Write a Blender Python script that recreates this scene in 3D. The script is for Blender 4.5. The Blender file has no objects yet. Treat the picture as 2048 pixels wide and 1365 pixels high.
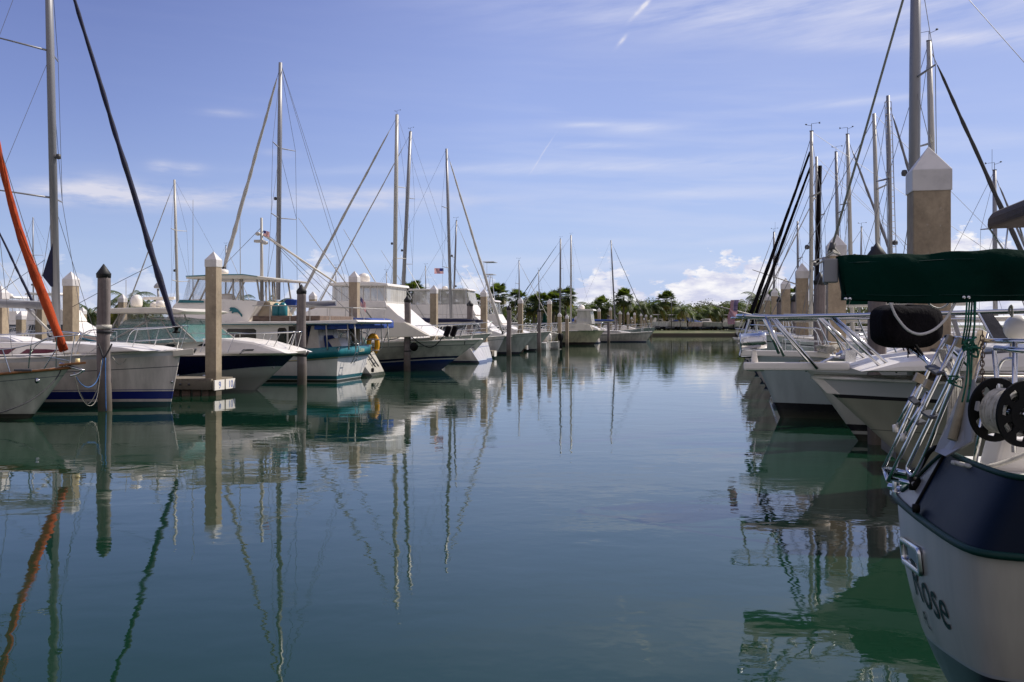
import bpy, bmesh, math, random
from mathutils import Vector, Matrix
R = math.radians
C = bpy.context.scene.collection
rnd = random.Random(7)
CAMH, F, CX, HZ = 2.1, 2000.0, 1024.0, 650.0
TH = R(-11.56)                      # the slips run across the channel at this angle

def P(px, py, Y):
    return Vector(((px-CX)/F*Y, Y, CAMH+(HZ-py)/F*Y))

# ------------------------------------------------------------------ materials
def new_mat(name):
    m = bpy.data.materials.new(name); m.use_nodes = True
    nt = m.node_tree; b = nt.nodes['Principled BSDF']
    return m, nt, b
def N(nt, t, **kw):
    n = nt.nodes.new(t)
    for k, v in kw.items(): setattr(n, k, v)
    return n
def c4(c): return (c[0], c[1], c[2], 1.0)
def mixn(nt, fac, a, b, mode='MIX'):
    n = N(nt, 'ShaderNodeMix', data_type='RGBA', blend_type=mode)
    for s, v in ((0, fac), (6, a), (7, b)):
        if isinstance(v, (int, float)): n.inputs[s].default_value = v
        elif isinstance(v, tuple): n.inputs[s].default_value = c4(v)
        else: nt.links.new(v, n.inputs[s])
    return n.outputs[2]
def mth(nt, op, a, b=0.0, c=None, clamp=False):
    n = N(nt, 'ShaderNodeMath', operation=op); n.use_clamp = clamp
    for i, v in enumerate((a, b, c)):
        if v is None: continue
        if isinstance(v, (int, float)): n.inputs[i].default_value = v
        else: nt.links.new(v, n.inputs[i])
    return n.outputs[0]
def coords(nt, scale=(1,1,1), kind='Object'):
    t = N(nt, 'ShaderNodeTexCoord'); mp = N(nt, 'ShaderNodeMapping')
    mp.inputs['Scale'].default_value = scale
    nt.links.new(t.outputs[kind], mp.inputs[0])
    return mp.outputs[0]
def noise(nt, vec, scale, detail=4, rough=.6):
    n = N(nt, 'ShaderNodeTexNoise'); n.inputs['Scale'].default_value = scale
    n.inputs['Detail'].default_value = detail; n.inputs['Roughness'].default_value = rough
    nt.links.new(vec, n.inputs['Vector']); return n.outputs['Fac']
def ramp(nt, fac, stops, interp='LINEAR'):
    n = N(nt, 'ShaderNodeValToRGB'); cr = n.color_ramp; cr.interpolation = interp
    while len(cr.elements) < len(stops): cr.elements.new(.5)
    for e, (p, c) in zip(cr.elements, stops):
        e.position = p; e.color = c4(c) if isinstance(c, tuple) else (c, c, c, 1)
    nt.links.new(fac, n.inputs[0]); return n.outputs[0]

def mat(name, col, rough=.5, metal=0., var=.18, scale=(3,3,3), bump=0., spec=None, streak=False, trans=0.):
    m, nt, b = new_mat(name)
    v = coords(nt, (scale[0], scale[1], scale[2]*(.15 if streak else 1)))
    n1 = noise(nt, v, 1.0, 6)
    dark = tuple(x*(1-var*1.6) for x in col); light = tuple(min(1, x*(1+var*.6)) for x in col)
    nt.links.new(ramp(nt, n1, [(.3, dark), (.5, col), (.75, light)]), b.inputs['Base Color'])
    b.inputs['Roughness'].default_value = rough; b.inputs['Metallic'].default_value = metal
    if spec is not None: b.inputs['Specular IOR Level'].default_value = spec
    if trans: b.inputs['Transmission Weight'].default_value = trans
    r2 = N(nt, 'ShaderNodeMapRange'); nt.links.new(n1, r2.inputs[0])
    r2.inputs[3].default_value = max(.02, rough-.1); r2.inputs[4].default_value = min(1, rough+.12)
    nt.links.new(r2.outputs[0], b.inputs['Roughness'])
    if bump:
        bp = N(nt, 'ShaderNodeBump'); bp.inputs['Strength'].default_value = min(1., bump); bp.inputs['Distance'].default_value = .02
        v2 = coords(nt, scale); nt.links.new(noise(nt, v2, 8, 5), bp.inputs['Height']); nt.links.new(bp.outputs[0], b.inputs['Normal'])
    return m

def alpha_mat(name, col, alpha, rough=.15):
    """clear or smoky sheet: vinyl, glass; lets some of what is behind through"""
    m, nt, b = new_mat(name)
    b.inputs['Base Color'].default_value = c4(col); b.inputs['Roughness'].default_value = rough
    v = coords(nt, (2.5, 2.5, .6)); n = noise(nt, v, 2., 4)
    r2 = N(nt, 'ShaderNodeMapRange'); nt.links.new(n, r2.inputs[0])
    r2.inputs[1].default_value = .35; r2.inputs[2].default_value = .7
    r2.inputs[3].default_value = max(0, alpha-.15); r2.inputs[4].default_value = min(1, alpha+.15)
    nt.links.new(r2.outputs[0], b.inputs['Alpha'])
    return m

def hull_mat(name, base, bands=(), sheers=(), rough=.22, dirt=.16):
    """bands: (z0,z1,col) on attribute 'band' (height over water); sheers: (d0,d1,col) on attribute 'ds' (distance under the sheer)"""
    m, nt, b = new_mat(name)
    a1 = N(nt, 'ShaderNodeAttribute', attribute_name='band'); a2 = N(nt, 'ShaderNodeAttribute', attribute_name='ds')
    v = coords(nt, (1.2, 1.2, .12)); n1 = noise(nt, v, 2.5, 7)
    dk = tuple(x*(1-dirt*2) for x in base)
    col = ramp(nt, n1, [(.35, dk), (.6, tuple(base))])
    for src, lst in ((a1.outputs['Fac'], bands), (a2.outputs['Fac'], sheers)):
        for lo, hi, cc in lst:
            f = mth(nt, 'MULTIPLY', mth(nt, 'GREATER_THAN', src, lo), mth(nt, 'LESS_THAN', src, hi))
            col = mixn(nt, f, col, tuple(cc))
    # tide grime just above the water
    g = mth(nt, 'SUBTRACT', 1.0, mth(nt, 'DIVIDE', a1.outputs['Fac'], mth(nt, 'ADD', mth(nt, 'MULTIPLY', n1, .35), .05)), clamp=True)
    col = mixn(nt, mth(nt, 'MULTIPLY', g, .45), col, (.08, .085, .05))
    nt.links.new(col, b.inputs['Base Color']); b.inputs['Roughness'].default_value = rough
    b.inputs['Coat Weight'].default_value = .3
    bp = N(nt, 'ShaderNodeBump'); bp.inputs['Strength'].default_value = .25; bp.inputs['Distance'].default_value = .02
    nt.links.new(noise(nt, coords(nt, (.8,.8,.8)), 1.2, 2), bp.inputs['Height']); nt.links.new(bp.outputs[0], b.inputs['Normal'])
    return m

M = {}
M['white'] = mat('gelcoat_white', (.82,.77,.71), .28, var=.07, scale=(1.5,1.5,1.5))
M['cream'] = mat('gelcoat_cream', (.68,.63,.53), .35, var=.1, scale=(1.5,1.5,1.5))
M['deck'] = mat('nonskid_deck', (.66,.64,.59), .6, var=.12, scale=(4,4,4), bump=.2)
M['grey'] = mat('grey_paint', (.30,.30,.31), .45, var=.15)
M['steel'] = mat('stainless', (.62,.62,.63), .16, 1.0, var=.08)
M['alu'] = mat('mast_alloy', (.25,.25,.27), .45, .3, var=.12, scale=(3,3,.5))
M['mastwhite'] = mat('mast_white', (.44,.42,.39), .4, 0, var=.1, scale=(3,3,.5))
M['mastdark'] = mat('mast_dark', (.16,.16,.18), .4, .3, var=.1)
M['wire'] = mat('wire', (.16,.16,.17), .4, .6, var=.05)
M['rope_white'] = mat('rope_white', (.55,.52,.46), .85, var=.3, scale=(30,30,30), bump=.5)
M['rope_dark'] = mat('rope_dark', (.035,.035,.04), .85, var=.3, scale=(30,30,30))
M['rope_blue'] = mat('rope_blue', (.05,.16,.42), .8, var=.3, scale=(30,30,30))
M['rope_green'] = mat('rope_green', (.012,.13,.085), .8, var=.5, scale=(60,60,60), bump=.6)
M['black'] = mat('black_rubber', (.008,.008,.008), .6, spec=.1, var=.3)
M['blackcloth'] = mat('black_cloth', (.008,.007,.009), .9, spec=.08, var=.4, scale=(6,6,3), bump=.6)
M['browncloth'] = mat('brown_cloth', (.05,.038,.034), .8, var=.3, scale=(6,6,6), bump=.4)
M['navy'] = mat('navy_cloth', (.007,.009,.040), .8, var=.35, scale=(3,3,3), bump=.5)
M['blue'] = mat('blue_cloth', (.01,.05,.26), .75, var=.3, scale=(3,3,3), bump=.5)
M['green'] = mat('green_cloth', (.0006,.018,.0125), .85, spec=.06, var=.3, scale=(2,2,2), bump=.35)
M['orange'] = mat('orange_cloth', (.40,.062,.02), .85, spec=.15, var=.45, scale=(7,7,1.2), bump=.8)
M['yellow'] = mat('yellow_foam', (.80,.38,.01), .55, var=.12)
M['teal'] = mat('teal_paint', (.008,.15,.18), .3, var=.15)
M['wood'] = mat('teak', (.30,.12,.035), .45, var=.35, scale=(2,20,20))
M['oldwood'] = mat('old_wood', (.13,.09,.07), .8, var=.4, scale=(2,12,12), bump=.3)
M['gold'] = mat('gold_paint', (.75,.62,.30), .35, var=.1)
M['glass'] = mat('tinted_glass', (.02,.03,.035), .06, var=.3)
M['maroon'] = mat('maroon_glass', (.10,.012,.03), .12, var=.2)
M['brownglass'] = mat('brown_glass', (.05,.035,.028), .1, var=.5, scale=(2,2,2))
M['clear'] = alpha_mat('teal_windscreen', (.10,.26,.26), .55, .08)
M['vinyl'] = alpha_mat('clear_vinyl', (.60,.58,.54), .62, .25)
M['vinyl2'] = alpha_mat('thin_vinyl', (.5,.5,.5), .22, .15)
M['tan'] = mat('tan_cover', (.45,.37,.27), .8, var=.2, bump=.3)
M['red'] = mat('red_paint', (.42,.03,.03), .5, var=.2)
M['darkgrey'] = mat('dark_grey_plastic', (.06,.06,.065), .5, var=.2)
M['captop'] = mat('cap_plastic', (.60,.57,.56), .5, var=.1, scale=(5,5,5))
M['capblack'] = mat('cap_black', (.012,.012,.014), .6, var=.2)
M['letter'] = mat('letter_green', (.003,.03,.024), .5, spec=.2, var=.2)
M['letterblue'] = mat('letter_blue', (.05,.12,.42), .5, var=.1)
M['gel_text'] = mat('letter_pale', (.65,.58,.38), .5, var=.1)
M['solar'] = mat('solar_panel', (.03,.028,.035), .2, var=.5, scale=(8,8,8))

def pile_mat(name, col, wood=False, wave=.5):
    m, nt, b = new_mat(name)
    z = N(nt, 'ShaderNodeSeparateXYZ'); t = N(nt, 'ShaderNodeTexCoord'); nt.links.new(t.outputs['Object'], z.inputs[0])
    info = N(nt, 'ShaderNodeObjectInfo')
    off = N(nt, 'ShaderNodeVectorMath', operation='ADD'); nt.links.new(t.outputs['Object'], off.inputs[0])
    cmb = N(nt, 'ShaderNodeCombineXYZ'); nt.links.new(mth(nt, 'MULTIPLY', info.outputs['Random'], 60), cmb.inputs[2]); nt.links.new(cmb.outputs[0], off.inputs[1])
    mp = N(nt, 'ShaderNodeMapping'); mp.inputs['Scale'].default_value = (9,9,.35) if wood else (3,3,1.2); nt.links.new(off.outputs[0], mp.inputs[0])
    n1 = noise(nt, mp.outputs[0], 1.6, 8, .65)
    n2 = noise(nt, off.outputs[0], 14 if not wood else 5, 6, .7)
    d = tuple(x*(.45 if wood else .72) for x in col)
    c = ramp(nt, n1, [(.3, d), (.55, tuple(col)), (.75, tuple(min(1,x*1.22) for x in col))])
    c = mixn(nt, .35 if wood else .25, c, ramp(nt, n2, [(.35, tuple(x*.5 for x in col)), (.6, tuple(x*1.2 for x in col))]))
    wet = mth(nt, 'SUBTRACT', 1., mth(nt, 'DIVIDE', mth(nt, 'SUBTRACT', z.outputs[2], mth(nt, 'MULTIPLY', n1, .35)), .35), clamp=True)
    c = mixn(nt, mth(nt, 'MULTIPLY', wet, .8), c, (.045,.035,.025))
    # chalky droppings and runs under the cap, dark stains
    n3 = noise(nt, mp.outputs[0], 4.5, 4, .7)
    c = mixn(nt, mth(nt, 'MULTIPLY', mth(nt, 'GREATER_THAN', n3, .66), .35), c, (.5,.48,.44))
    n4 = noise(nt, off.outputs[0], 1.3, 5, .7)
    c = mixn(nt, mth(nt, 'MULTIPLY', mth(nt, 'MULTIPLY', mth(nt, 'SUBTRACT', n4, .52, clamp=True), 6, clamp=True), .5), c, tuple(x*.4 for x in col))
    band = mth(nt, 'MULTIPLY', mth(nt, 'SUBTRACT', mth(nt, 'ADD', .62, mth(nt, 'MULTIPLY', n1, .3)), z.outputs[2]), 9, clamp=True)
    c = mixn(nt, mth(nt, 'MULTIPLY', band, .45), c, (.10,.085,.06))
    nt.links.new(c, b.inputs['Base Color']); b.inputs['Roughness'].default_value = .85
    bp = N(nt, 'ShaderNodeBump'); bp.inputs['Strength'].default_value = .6; bp.inputs['Distance'].default_value = .012 if wood else .005
    nt.links.new(n1 if wood else n2, bp.inputs['Height']); nt.links.new(bp.outputs[0], b.inputs['Normal'])
    return m
M['concrete'] = pile_mat('pile_concrete', (.36,.285,.20))
M['pilewood'] = pile_mat('pile_timber', (.185,.155,.15), True)
M['dockwood'] = pile_mat('dock_timber', (.36,.31,.25), True)

def leaf_mat(name, a, bcol):
    m, nt, b = new_mat(name)
    n = noise(nt, coords(nt, (1,1,1)), 1.1, 3)
    nt.links.new(ramp(nt, n, [(.35, a), (.65, bcol)]), b.inputs['Base Color'])
    b.inputs['Roughness'].default_value = .55
    b.inputs['Subsurface Weight'].default_value = 0
    tr = N(nt, 'ShaderNodeBsdfTranslucent'); tr.inputs[0].default_value = c4((bcol[0]*1.4, bcol[1]*1.5, bcol[2]*.6))
    mx = N(nt, 'ShaderNodeMixShader'); mx.inputs[0].default_value = .4
    out = nt.nodes['Material Output']
    nt.links.new(b.outputs[0], mx.inputs[1]); nt.links.new(tr.outputs[0], mx.inputs[2]); nt.links.new(mx.outputs[0], out.inputs[0])
    return m
M['palmleaf'] = leaf_mat('palm_frond', (.028,.055,.012), (.095,.125,.03))
M['palmleaf2'] = leaf_mat('palm_frond_yellow', (.10,.10,.02), (.28,.22,.05))
M['bushleaf'] = leaf_mat('bush_leaf', (.018,.030,.009), (.085,.095,.024))
M['trunk'] = mat('palm_trunk', (.20,.16,.12), .9, var=.3, scale=(4,4,12), bump=.6)

# ------------------------------------------------------------------ mesh builder
class MB:
    def __init__(s): s.v = []; s.f = []; s.mi = []; s.m = 0; s.sm = []
    def add(s, vs, fs, smooth=False):
        o = len(s.v); s.v += [tuple(v) for v in vs]
        for f in fs: s.f.append(tuple(i+o for i in f)); s.mi.append(s.m); s.sm.append(smooth)
        return s
    def box(s, c, d, rot=None):
        hx, hy, hz = d[0]/2, d[1]/2, d[2]/2
        vs = [Vector((x*hx, y*hy, z*hz)) for x in (-1,1) for y in (-1,1) for z in (-1,1)]
        if rot is not None: vs = [rot @ v for v in vs]
        vs = [v+Vector(c) for v in vs]
        return s.add(vs, [(0,1,3,2),(4,6,7,5),(0,4,5,1),(2,3,7,6),(0,2,6,4),(1,5,7,3)])
    def tube(s, pts, r, n=6, cap=True, ell=None, twist=None):
        pts = [Vector(p) for p in pts]; k = len(pts)
        rs = r if isinstance(r, (list, tuple)) else [r]*k
        vs = []; up0 = None
        for i, p in enumerate(pts):
            d = (pts[min(i+1, k-1)]-pts[max(i-1, 0)])
            if d.length < 1e-7: d = Vector((0,0,1))
            d.normalize()
            if up0 is None:
                up0 = Vector((0,0,1)) if abs(d.z) < .9 else Vector((1,0,0))
            a = d.cross(up0)
            if a.length < 1e-4: a = d.cross(Vector((0,1,0)))
            a.normalize(); b = a.cross(d).normalized(); up0 = b
            for j in range(n):
                t = 2*math.pi*j/n
                q = rs[i] if not twist else rs[i]*(1+twist[1]*math.cos(t-i*twist[0])+twist[1]*.5*math.cos(2*t+i*twist[0]*1.3))
                vs.append(p + a*(math.cos(t)*q) + b*(math.sin(t)*q*(ell or 1)))
        fs = [(i*n+j, i*n+(j+1)%n, (i+1)*n+(j+1)%n, (i+1)*n+j) for i in range(k-1) for j in range(n)]
        s.add(vs, fs, n > 5)
        if cap:
            o = len(s.v)-len(vs)
            s.f += [tuple(o+j for j in range(n)), tuple(o+(k-1)*n+j for j in reversed(range(n)))]
            s.mi += [s.m]*2; s.sm += [False]*2
        return s
    def prism(s, side, w, taper=0, z0=None, w2=None):
        """side profile [(x,z)] extruded to y=+-w, leaning in by taper per metre of height"""
        zm = min(p[1] for p in side) if z0 is None else z0
        n = len(side); vs = []
        for sg in (-1, 1):
            for x, z in side: vs.append((x, sg*max(.02, w-taper*(z-zm)), z))
        fs = [tuple(range(n)), tuple(reversed(range(n, 2*n)))]
        fs += [(i, n+i, n+(i+1)%n, (i+1)%n) for i in range(n)]
        return s.add(vs, fs)
    def sheet(s, side, y, th=.008, taper=0, z0=0):
        """thin panel in the side plane at y (y>0 grows outward)"""
        n = len(side); sg = 1 if y > 0 else -1
        a = [(x, y-sg*taper*(z-z0), z) for x, z in side]; b = [(x, yy+sg*th, z) for x, yy, z in a]
        fs = [tuple(range(n)), tuple(reversed(range(n, 2*n)))] + [(i, n+i, n+(i+1)%n, (i+1)%n) for i in range(n)]
        return s.add(a+b, fs)
    def slab(s, quad, th):
        """quad of 3D points given thickness along its normal"""
        q = [Vector(p) for p in quad]; nn = (q[1]-q[0]).cross(q[-1]-q[0]).normalized()*th
        n = len(q)
        return s.add(q+[p+nn for p in q], [tuple(range(n)), tuple(reversed(range(n, 2*n)))]+[(i, n+i, n+(i+1)%n, (i+1)%n) for i in range(n)])
    def lathe(s, prof, c=(0,0,0), n=16, rot=None):
        """profile [(r,z)]"""
        vs = []; c = Vector(c)
        for r, z in prof:
            for j in range(n):
                t = 2*math.pi*j/n; v = Vector((r*math.cos(t), r*math.sin(t), z))
                vs.append((rot @ v if rot is not None else v)+c)
        k = len(prof)
        fs = [(i*n+j, i*n+(j+1)%n, (i+1)*n+(j+1)%n, (i+1)*n+j) for i in range(k-1) for j in range(n)]
        s.add(vs, fs, True); o = len(s.v)-len(vs)
        s.f += [tuple(o+j for j in reversed(range(n))), tuple(o+(k-1)*n+j for j in range(n))]; s.mi += [s.m]*2; s.sm += [False]*2
        return s
    def build(s, name, m, parent=None, bevel=0, loc=None, smooth=None):
        me = bpy.data.meshes.new(name); me.from_pydata(s.v, [], s.f)
        ms = m if isinstance(m, (list, tuple)) else [m]
        for x in ms: me.materials.append(M[x] if isinstance(x, str) else x)
        me.polygons.foreach_set('material_index', s.mi)
        me.polygons.foreach_set('use_smooth', s.sm if smooth is None else [smooth]*len(s.f))
        bm = bmesh.new(); bm.from_mesh(me)
        bmesh.ops.remove_doubles(bm, verts=bm.verts, dist=1e-5)
        bmesh.ops.recalc_face_normals(bm, faces=bm.faces)
        if bevel:
            es = [e for e in bm.edges if len(e.link_faces) == 2 and e.calc_face_angle(0) > .5]
            if es: bmesh.ops.bevel(bm, geom=es, offset=bevel, segments=2, affect='EDGES', profile=.6, clamp_overlap=True)
        bm.to_mesh(me); bm.free(); me.update()
        o = bpy.data.objects.new(name, me); C.objects.link(o)
        if parent is not None: o.parent = parent
        if loc is not None: o.location = loc
        return o

def tag(o, label, cat, group=None, kind=None):
    if label: o['label'] = label
    if cat: o['category'] = cat
    if group: o['group'] = group
    if kind: o['kind'] = kind
    return o
def empty(name, loc, rz=0):
    o = bpy.data.objects.new(name, None); C.objects.link(o); o.location = loc; o.rotation_euler = (0,0,rz)
    o.empty_display_size = .2
    return o
def spline(pts, sub=6):
    pts = [Vector(p) for p in pts]; out = []
    for i in range(len(pts)-1):
        a = pts[max(i-1, 0)]; b = pts[i]; c = pts[i+1]; d = pts[min(i+2, len(pts)-1)]
        for k in range(sub):
            t = k/sub
            out.append(.5*((2*b)+(c-a)*t+(2*a-5*b+4*c-d)*t*t+(3*b-a-3*c+d)*t**3))
    out.append(pts[-1]); return out
def sag(a, b, drop, n=14):
    a = Vector(a); b = Vector(b)
    return [a.lerp(b, i/n)-Vector((0,0,4*drop*(i/n)*(1-i/n))) for i in range(n+1)]
def sm(x): x = max(0, min(1, x)); return x*x*(3-2*x)
# ------------------------------------------------------------------ tuning
WAVE = (.0045, .0028, .0003)
WATERC = ((.004,.025,.0125), (.007,.032,.017))
GRADE = ((5.0,6.2,9.0),(4.6,6.0,9.2),(3.9,5.2,9.1),(3.1,4.2,8.5),(2.15,2.85,6.9),(1.2,1.7,4.8))
# ------------------------------------------------------------------ boats
class Boat:
    """local frame: x=0 stern .. x=L bow, z=0 waterline; head=+1 bow to the right of the channel mouth, -1 bow the other way"""
    def __init__(s, name, label, cat, px, Y, head, L, ref='bow', refx=None, turn=0, group=None):
        th = (TH if head > 0 else TH+math.pi)+R(turn)
        s.D = Vector((math.cos(th), math.sin(th), 0)); s.Nn = Vector((-math.sin(th), math.cos(th), 0))
        rx = refx if refx is not None else (L if ref == 'bow' else 0)
        w = P(px, 0, Y); w.z = 0
        s.O = w-s.D*rx; s.L = L; s.th = th
        s.cs = -1 if head > 0 else 1            # which side faces the channel's near end
        s.e = empty(name, s.O, th); tag(s.e, label, cat, group)
    def at(s, px, py, y=0.):
        u = (px-CX)/F
        x = (u*(s.O.y+y*s.Nn.y)-s.O.x-y*s.Nn.x)/(s.D.x-u*s.D.y)
        Yw = s.O.y+x*s.D.y+y*s.Nn.y
        return Vector((x, y, CAMH+(HZ-py)/F*Yw))
    def xz(s, pts, y=0.):
        return [(lambda q: (q.x, q.z))(s.at(px, py, y)) for px, py in pts]
    def hull(s, zb, zm, zs, beam, over, m, trans=0., tw=.8, flare=.75, full=.55, draft=.45, rub='white', rubr=.03, rubd=0., deck='deck', bandf=None, camber=.05, powr=2.2, sheerx=None):
        L = s.L; NS, NT = 30, 12
        s.beam = beam
        def sheer(t):
            return zs*(1-t)*(1-2*t)+4*zm*t*(1-t)+zb*t*(2*t-1) if sheerx is None else sheerx(t)
        s.sheer = sheer
        def half(t):
            if t > full: return beam/2*max(0, 1-((t-full)/(1-full))**powr)
            return beam/2*(tw+(1-tw)*math.sin(math.pi/2*t/full))
        s.half = half
        def xat(t, z):
            rel = max(-.3, min(1, z/zb)); xs = L-over*(1-rel)
            relb = max(-.3, min(1, z/zs)); xt = trans*relb if trans > 0 else -trans*(1-relb)
            return xt+t*(xs-xt)
        s.xat = xat
        grid = []; ds = []; 
        for i in range(NS+1):
            t = 1-(1-i/NS)**1.35 if True else i/NS
            row = []
            zt = sheer(t)
            q = .26+(flare-.26)*sm((t-.35)/.65)
            for j in range(NT+1):
                k = j/NT; z = -draft+(zt+draft)*k
                y = max(half(t)*(k**q), .012 if t > .99 else .0)
                row.append((xat(t, z), y, z, zt-z, t))
            grid.append(row)
        vs = []; fs = []; att = []
        for sg in (-1, 1):
            for row in grid:
                for x, y, z, d, t in row:
                    vs.append((x, sg*y, z)); att.append((bandf(z, t) if bandf else z, d))
        n1 = (NS+1)*(NT+1)
        for g in range(2):
            for i in range(NS):
                for j in range(NT):
                    a = g*n1+i*(NT+1)+j; fs.append((a, a+1, a+NT+2, a+NT+1) if g else (a, a+NT+1, a+NT+2, a+1))
        sidef = len(fs)
        for j in range(NT):
            fs.append((j, j+1, n1+j+1, n1+j)); fs.append((NS*(NT+1)+j, n1+NS*(NT+1)+j, n1+NS*(NT+1)+j+1, NS*(NT+1)+j+1))
        me = bpy.data.meshes.new('hull'); me.from_pydata(vs, [], fs); me.materials.append(m)
        a1 = me.attributes.new('band', 'FLOAT', 'POINT'); a2 = me.attributes.new('ds', 'FLOAT', 'POINT')
        a1.data.foreach_set('value', [a[0] for a in att]); a2.data.foreach_set('value', [a[1] for a in att])
        me.polygons.foreach_set('use_smooth', [k < sidef for k in range(len(fs))]); me.update()
        o = bpy.data.objects.new('hull', me); C.objects.link(o); o.parent = s.e
        # deck
        b = MB(); vs = []
        for row in grid:
            x, y, z, d, t = row[-1]
            for w in (-1, -.5, 0, .5, 1): vs.append((x, y*w*.985, z-.012+camber*(1-w*w)))
        fs = [(i*5+j, i*5+j+1, i*5+j+6, i*5+j+5) for i in range(NS) for j in range(4)]
        b.add(vs, fs, True); b.build('deck', deck, s.e)
        if rub:
            b = MB(); pts = [Vector((r[-1][0], -r[-1][1]-rubr*.3, r[-1][2]-rubd)) for r in grid]
            pt2 = [Vector((p.x, -p.y, p.z)) for p in reversed(pts)]
            b.tube(pts+[Vector((pts[-1].x+rubr, 0, pts[-1].z))]+pt2, rubr, 6); b.build('rub_rail', rub, s.e)
        return s
    def edge(s, x, inset=.06):
        t = max(0, min(1, (x-s.xat(0, s.sheer(0)))/(s.L-s.xat(0, s.sheer(0))))); return max(0., s.half(t)-inset), s.sheer(t)
    def rail(s, x0, x1, h, r=.016, n=6, open_bow=False, mid=True, name='bow_rail', lean=.0, front=.15, inset=.08):
        """stainless rail from x0 to the bow on both sides, carried on stanchions"""
        b = MB(); sides = []
        for sg in (-1, 1):
            pts = []
            for i in range(15):
                x = x0+(x1-x0)*i/14; y, z = s.edge(x, inset)
                pts.append(Vector((x+lean*h, sg*max(y, .12), z+h*sm((i+1.2)/3.))))
            sides.append(pts)
        tip = Vector((x1+front, 0, sides[0][-1].z))
        b.tube(spline(sides[0], 2)+([tip] if not open_bow else []), r, 6)
        b.tube(spline(sides[1], 2)+([tip] if not open_bow else []), r, 6)
        for k in range(n):
            i = round(1+(13)*k/(n-1)) if n > 1 else 7
            for sg, pts in zip((-1, 1), sides):
                p = pts[i]; x = p.x-lean*h-.0; y, z = s.edge(x, inset)
                b.tube([Vector((x-.12*h, sg*max(y, .1), z)), p], r*.8, 5)
        if mid:
            for sg, pts in zip((-1, 1), sides):
                b.tube([Vector((p.x-.0, p.y, s.edge(p.x-lean*h)[1]+h*.5)) for p in pts[2:]], r*.5, 4)
        return b.build(name, 'steel', s.e)
    def stanchions(s, x0, x1, h=.6, n=6):
        """lifelines: posts and two wires each side"""
        b = MB()
        for sg in (-1, 1):
            top = []
            for i in range(n):
                x = x0+(x1-x0)*i/(n-1); y, z = s.edge(x, .07); b.tube([(x, sg*y, z), (x, sg*y, z+h)], .012, 5); top.append(Vector((x, sg*y, z+h)))
            for f in (0, .5): b.tube([t-Vector((0,0,h*f)) for t in top], .005, 4)
        return b.build('lifelines', 'steel', s.e)
    def wire(s, a, b_, r=.007, m='wire', name='shroud', n=4):
        o = MB().tube([a, b_], r, n, False).build(name, m, s.e); return o
    def mast(s, base, top, r=.09, m='alu', spread=(.36, .68), sl=1.0, sweep=.15, fore=None, furl=None, furlr=.06, back=None, backwire=True, vane=True, side=None, wr=.006, light=True):
        base = Vector(base); top = Vector(top)
        mo = MB().tube([base, base.lerp(top, .7), top], [r, r, r*.8], 10, True, .72).build('mast', m, s.e)
        b = MB(); up = (top-base).normalized()
        tips = []
        for f in spread:
            c = base.lerp(top, f); ln = sl*(1.1-.35*f); tp = []
            for sg in (-1, 1):
                t = c+Vector((-sweep*ln*1.6, sg*ln, .05*ln)); tp.append(t)
            MB().tube([tp[0], c, tp[1]], [.018, .03, .018], 6).build('spreader', m, mo)
            tips.append(tp)
        if vane:
            b = MB(); b.box(top+Vector((0,0,.03)), (.17, .07, .045)); b.tube([top, top+Vector((0,0,.36))], .012, 4)
            kind = rnd.choice((0, 0, 1, 2, 3))
            if kind == 1: b.tube([top+Vector((-.1,0,.05)), top+Vector((-.1,0,.95))], .008, 4)
            if kind == 3: b.lathe([(.0,.06),(.05,.07),(.05,.16),(.0,.18)], top, 8)
        if vane and kind != 3:
            b.tube([top+Vector((0,0,.28)), top+Vector((.22,-.16,.34))], .008, 4); b.lathe([(0,0),(.045,.02),(.045,.05),(0,.07)], top+Vector((.22,-.16,.33)), 8)
            b.tube([top+Vector((-.25,.14,.36)), top+Vector((0,0,.36))], .008, 4); b.sheet([(top.x-.36, top.z+.31), (top.x-.26, top.z+.36), (top.x-.36, top.z+.41)], top.y+.14)
            b.v = [tuple(top[i]+(v[i]-top[i])*.68 for i in range(3)) for v in b.v]; b.build('masthead_gear', 'darkgrey', mo)
        hb = side if side is not None else s.beam/2-.15
        y, z = s.edge(base.x)
        for sg in (-1, 1):
            pts = [top-up*.15]
            for tp in reversed(tips): pts.append(tp[0 if sg < 0 else 1])
            pts.append(Vector((base.x-.15, sg*min(hb, y+.02), z)))
            MB().tube(pts, wr, 4, False).build('shroud', 'wire', s.e)
            if tips: MB().tube([base.lerp(top, spread[0]-.01), Vector((base.x+.3, sg*min(hb, y), z))], wr, 4, False).build('shroud', 'wire', s.e)
            if len(tips) > 1: MB().tube([base.lerp(top, spread[1]-.01), tips[0][0 if sg < 0 else 1]], wr, 4, False).build('shroud', 'wire', s.e)
        if fore is not None:
            fore = Vector(fore); ft = top-up*.12 if furl is None or True else top
            MB().tube([ft, fore], .009, 4, False).build('forestay', 'wire', s.e)
            if furl:
                a = fore.lerp(ft, .018); c = fore.lerp(ft, .94); pts = []; rr = []
                for i in range(40):
                    f = i/39; p = a.lerp(c, f); p.z -= .0
                    pts.append(p); rr.append(furlr*(1.15-.65*f)*(1+.10*math.sin(i*1.7)+.07*math.sin(i*4.1))*min(1,.45+i*.22)*min(1,.4+(39-i)*.25))
                MB().tube(pts, rr, 12, twist=(.55,.09)).build('furled_sail', furl, s.e)
                MB().lathe([(.0,0),(.09,.0),(.10,.03),(.05,.05),(.05,.12),(.10,.14),(.09,.17),(0,.17)], fore.lerp(ft, .006), 10).build('furling_drum', 'black', s.e)
        if backwire:
            bk = Vector(back) if back is not None else Vector((s.xat(0, s.sheer(0))+.1, 0, s.sheer(0)))
            s.wire(top, bk, wr, 'wire', 'backstay')
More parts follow.
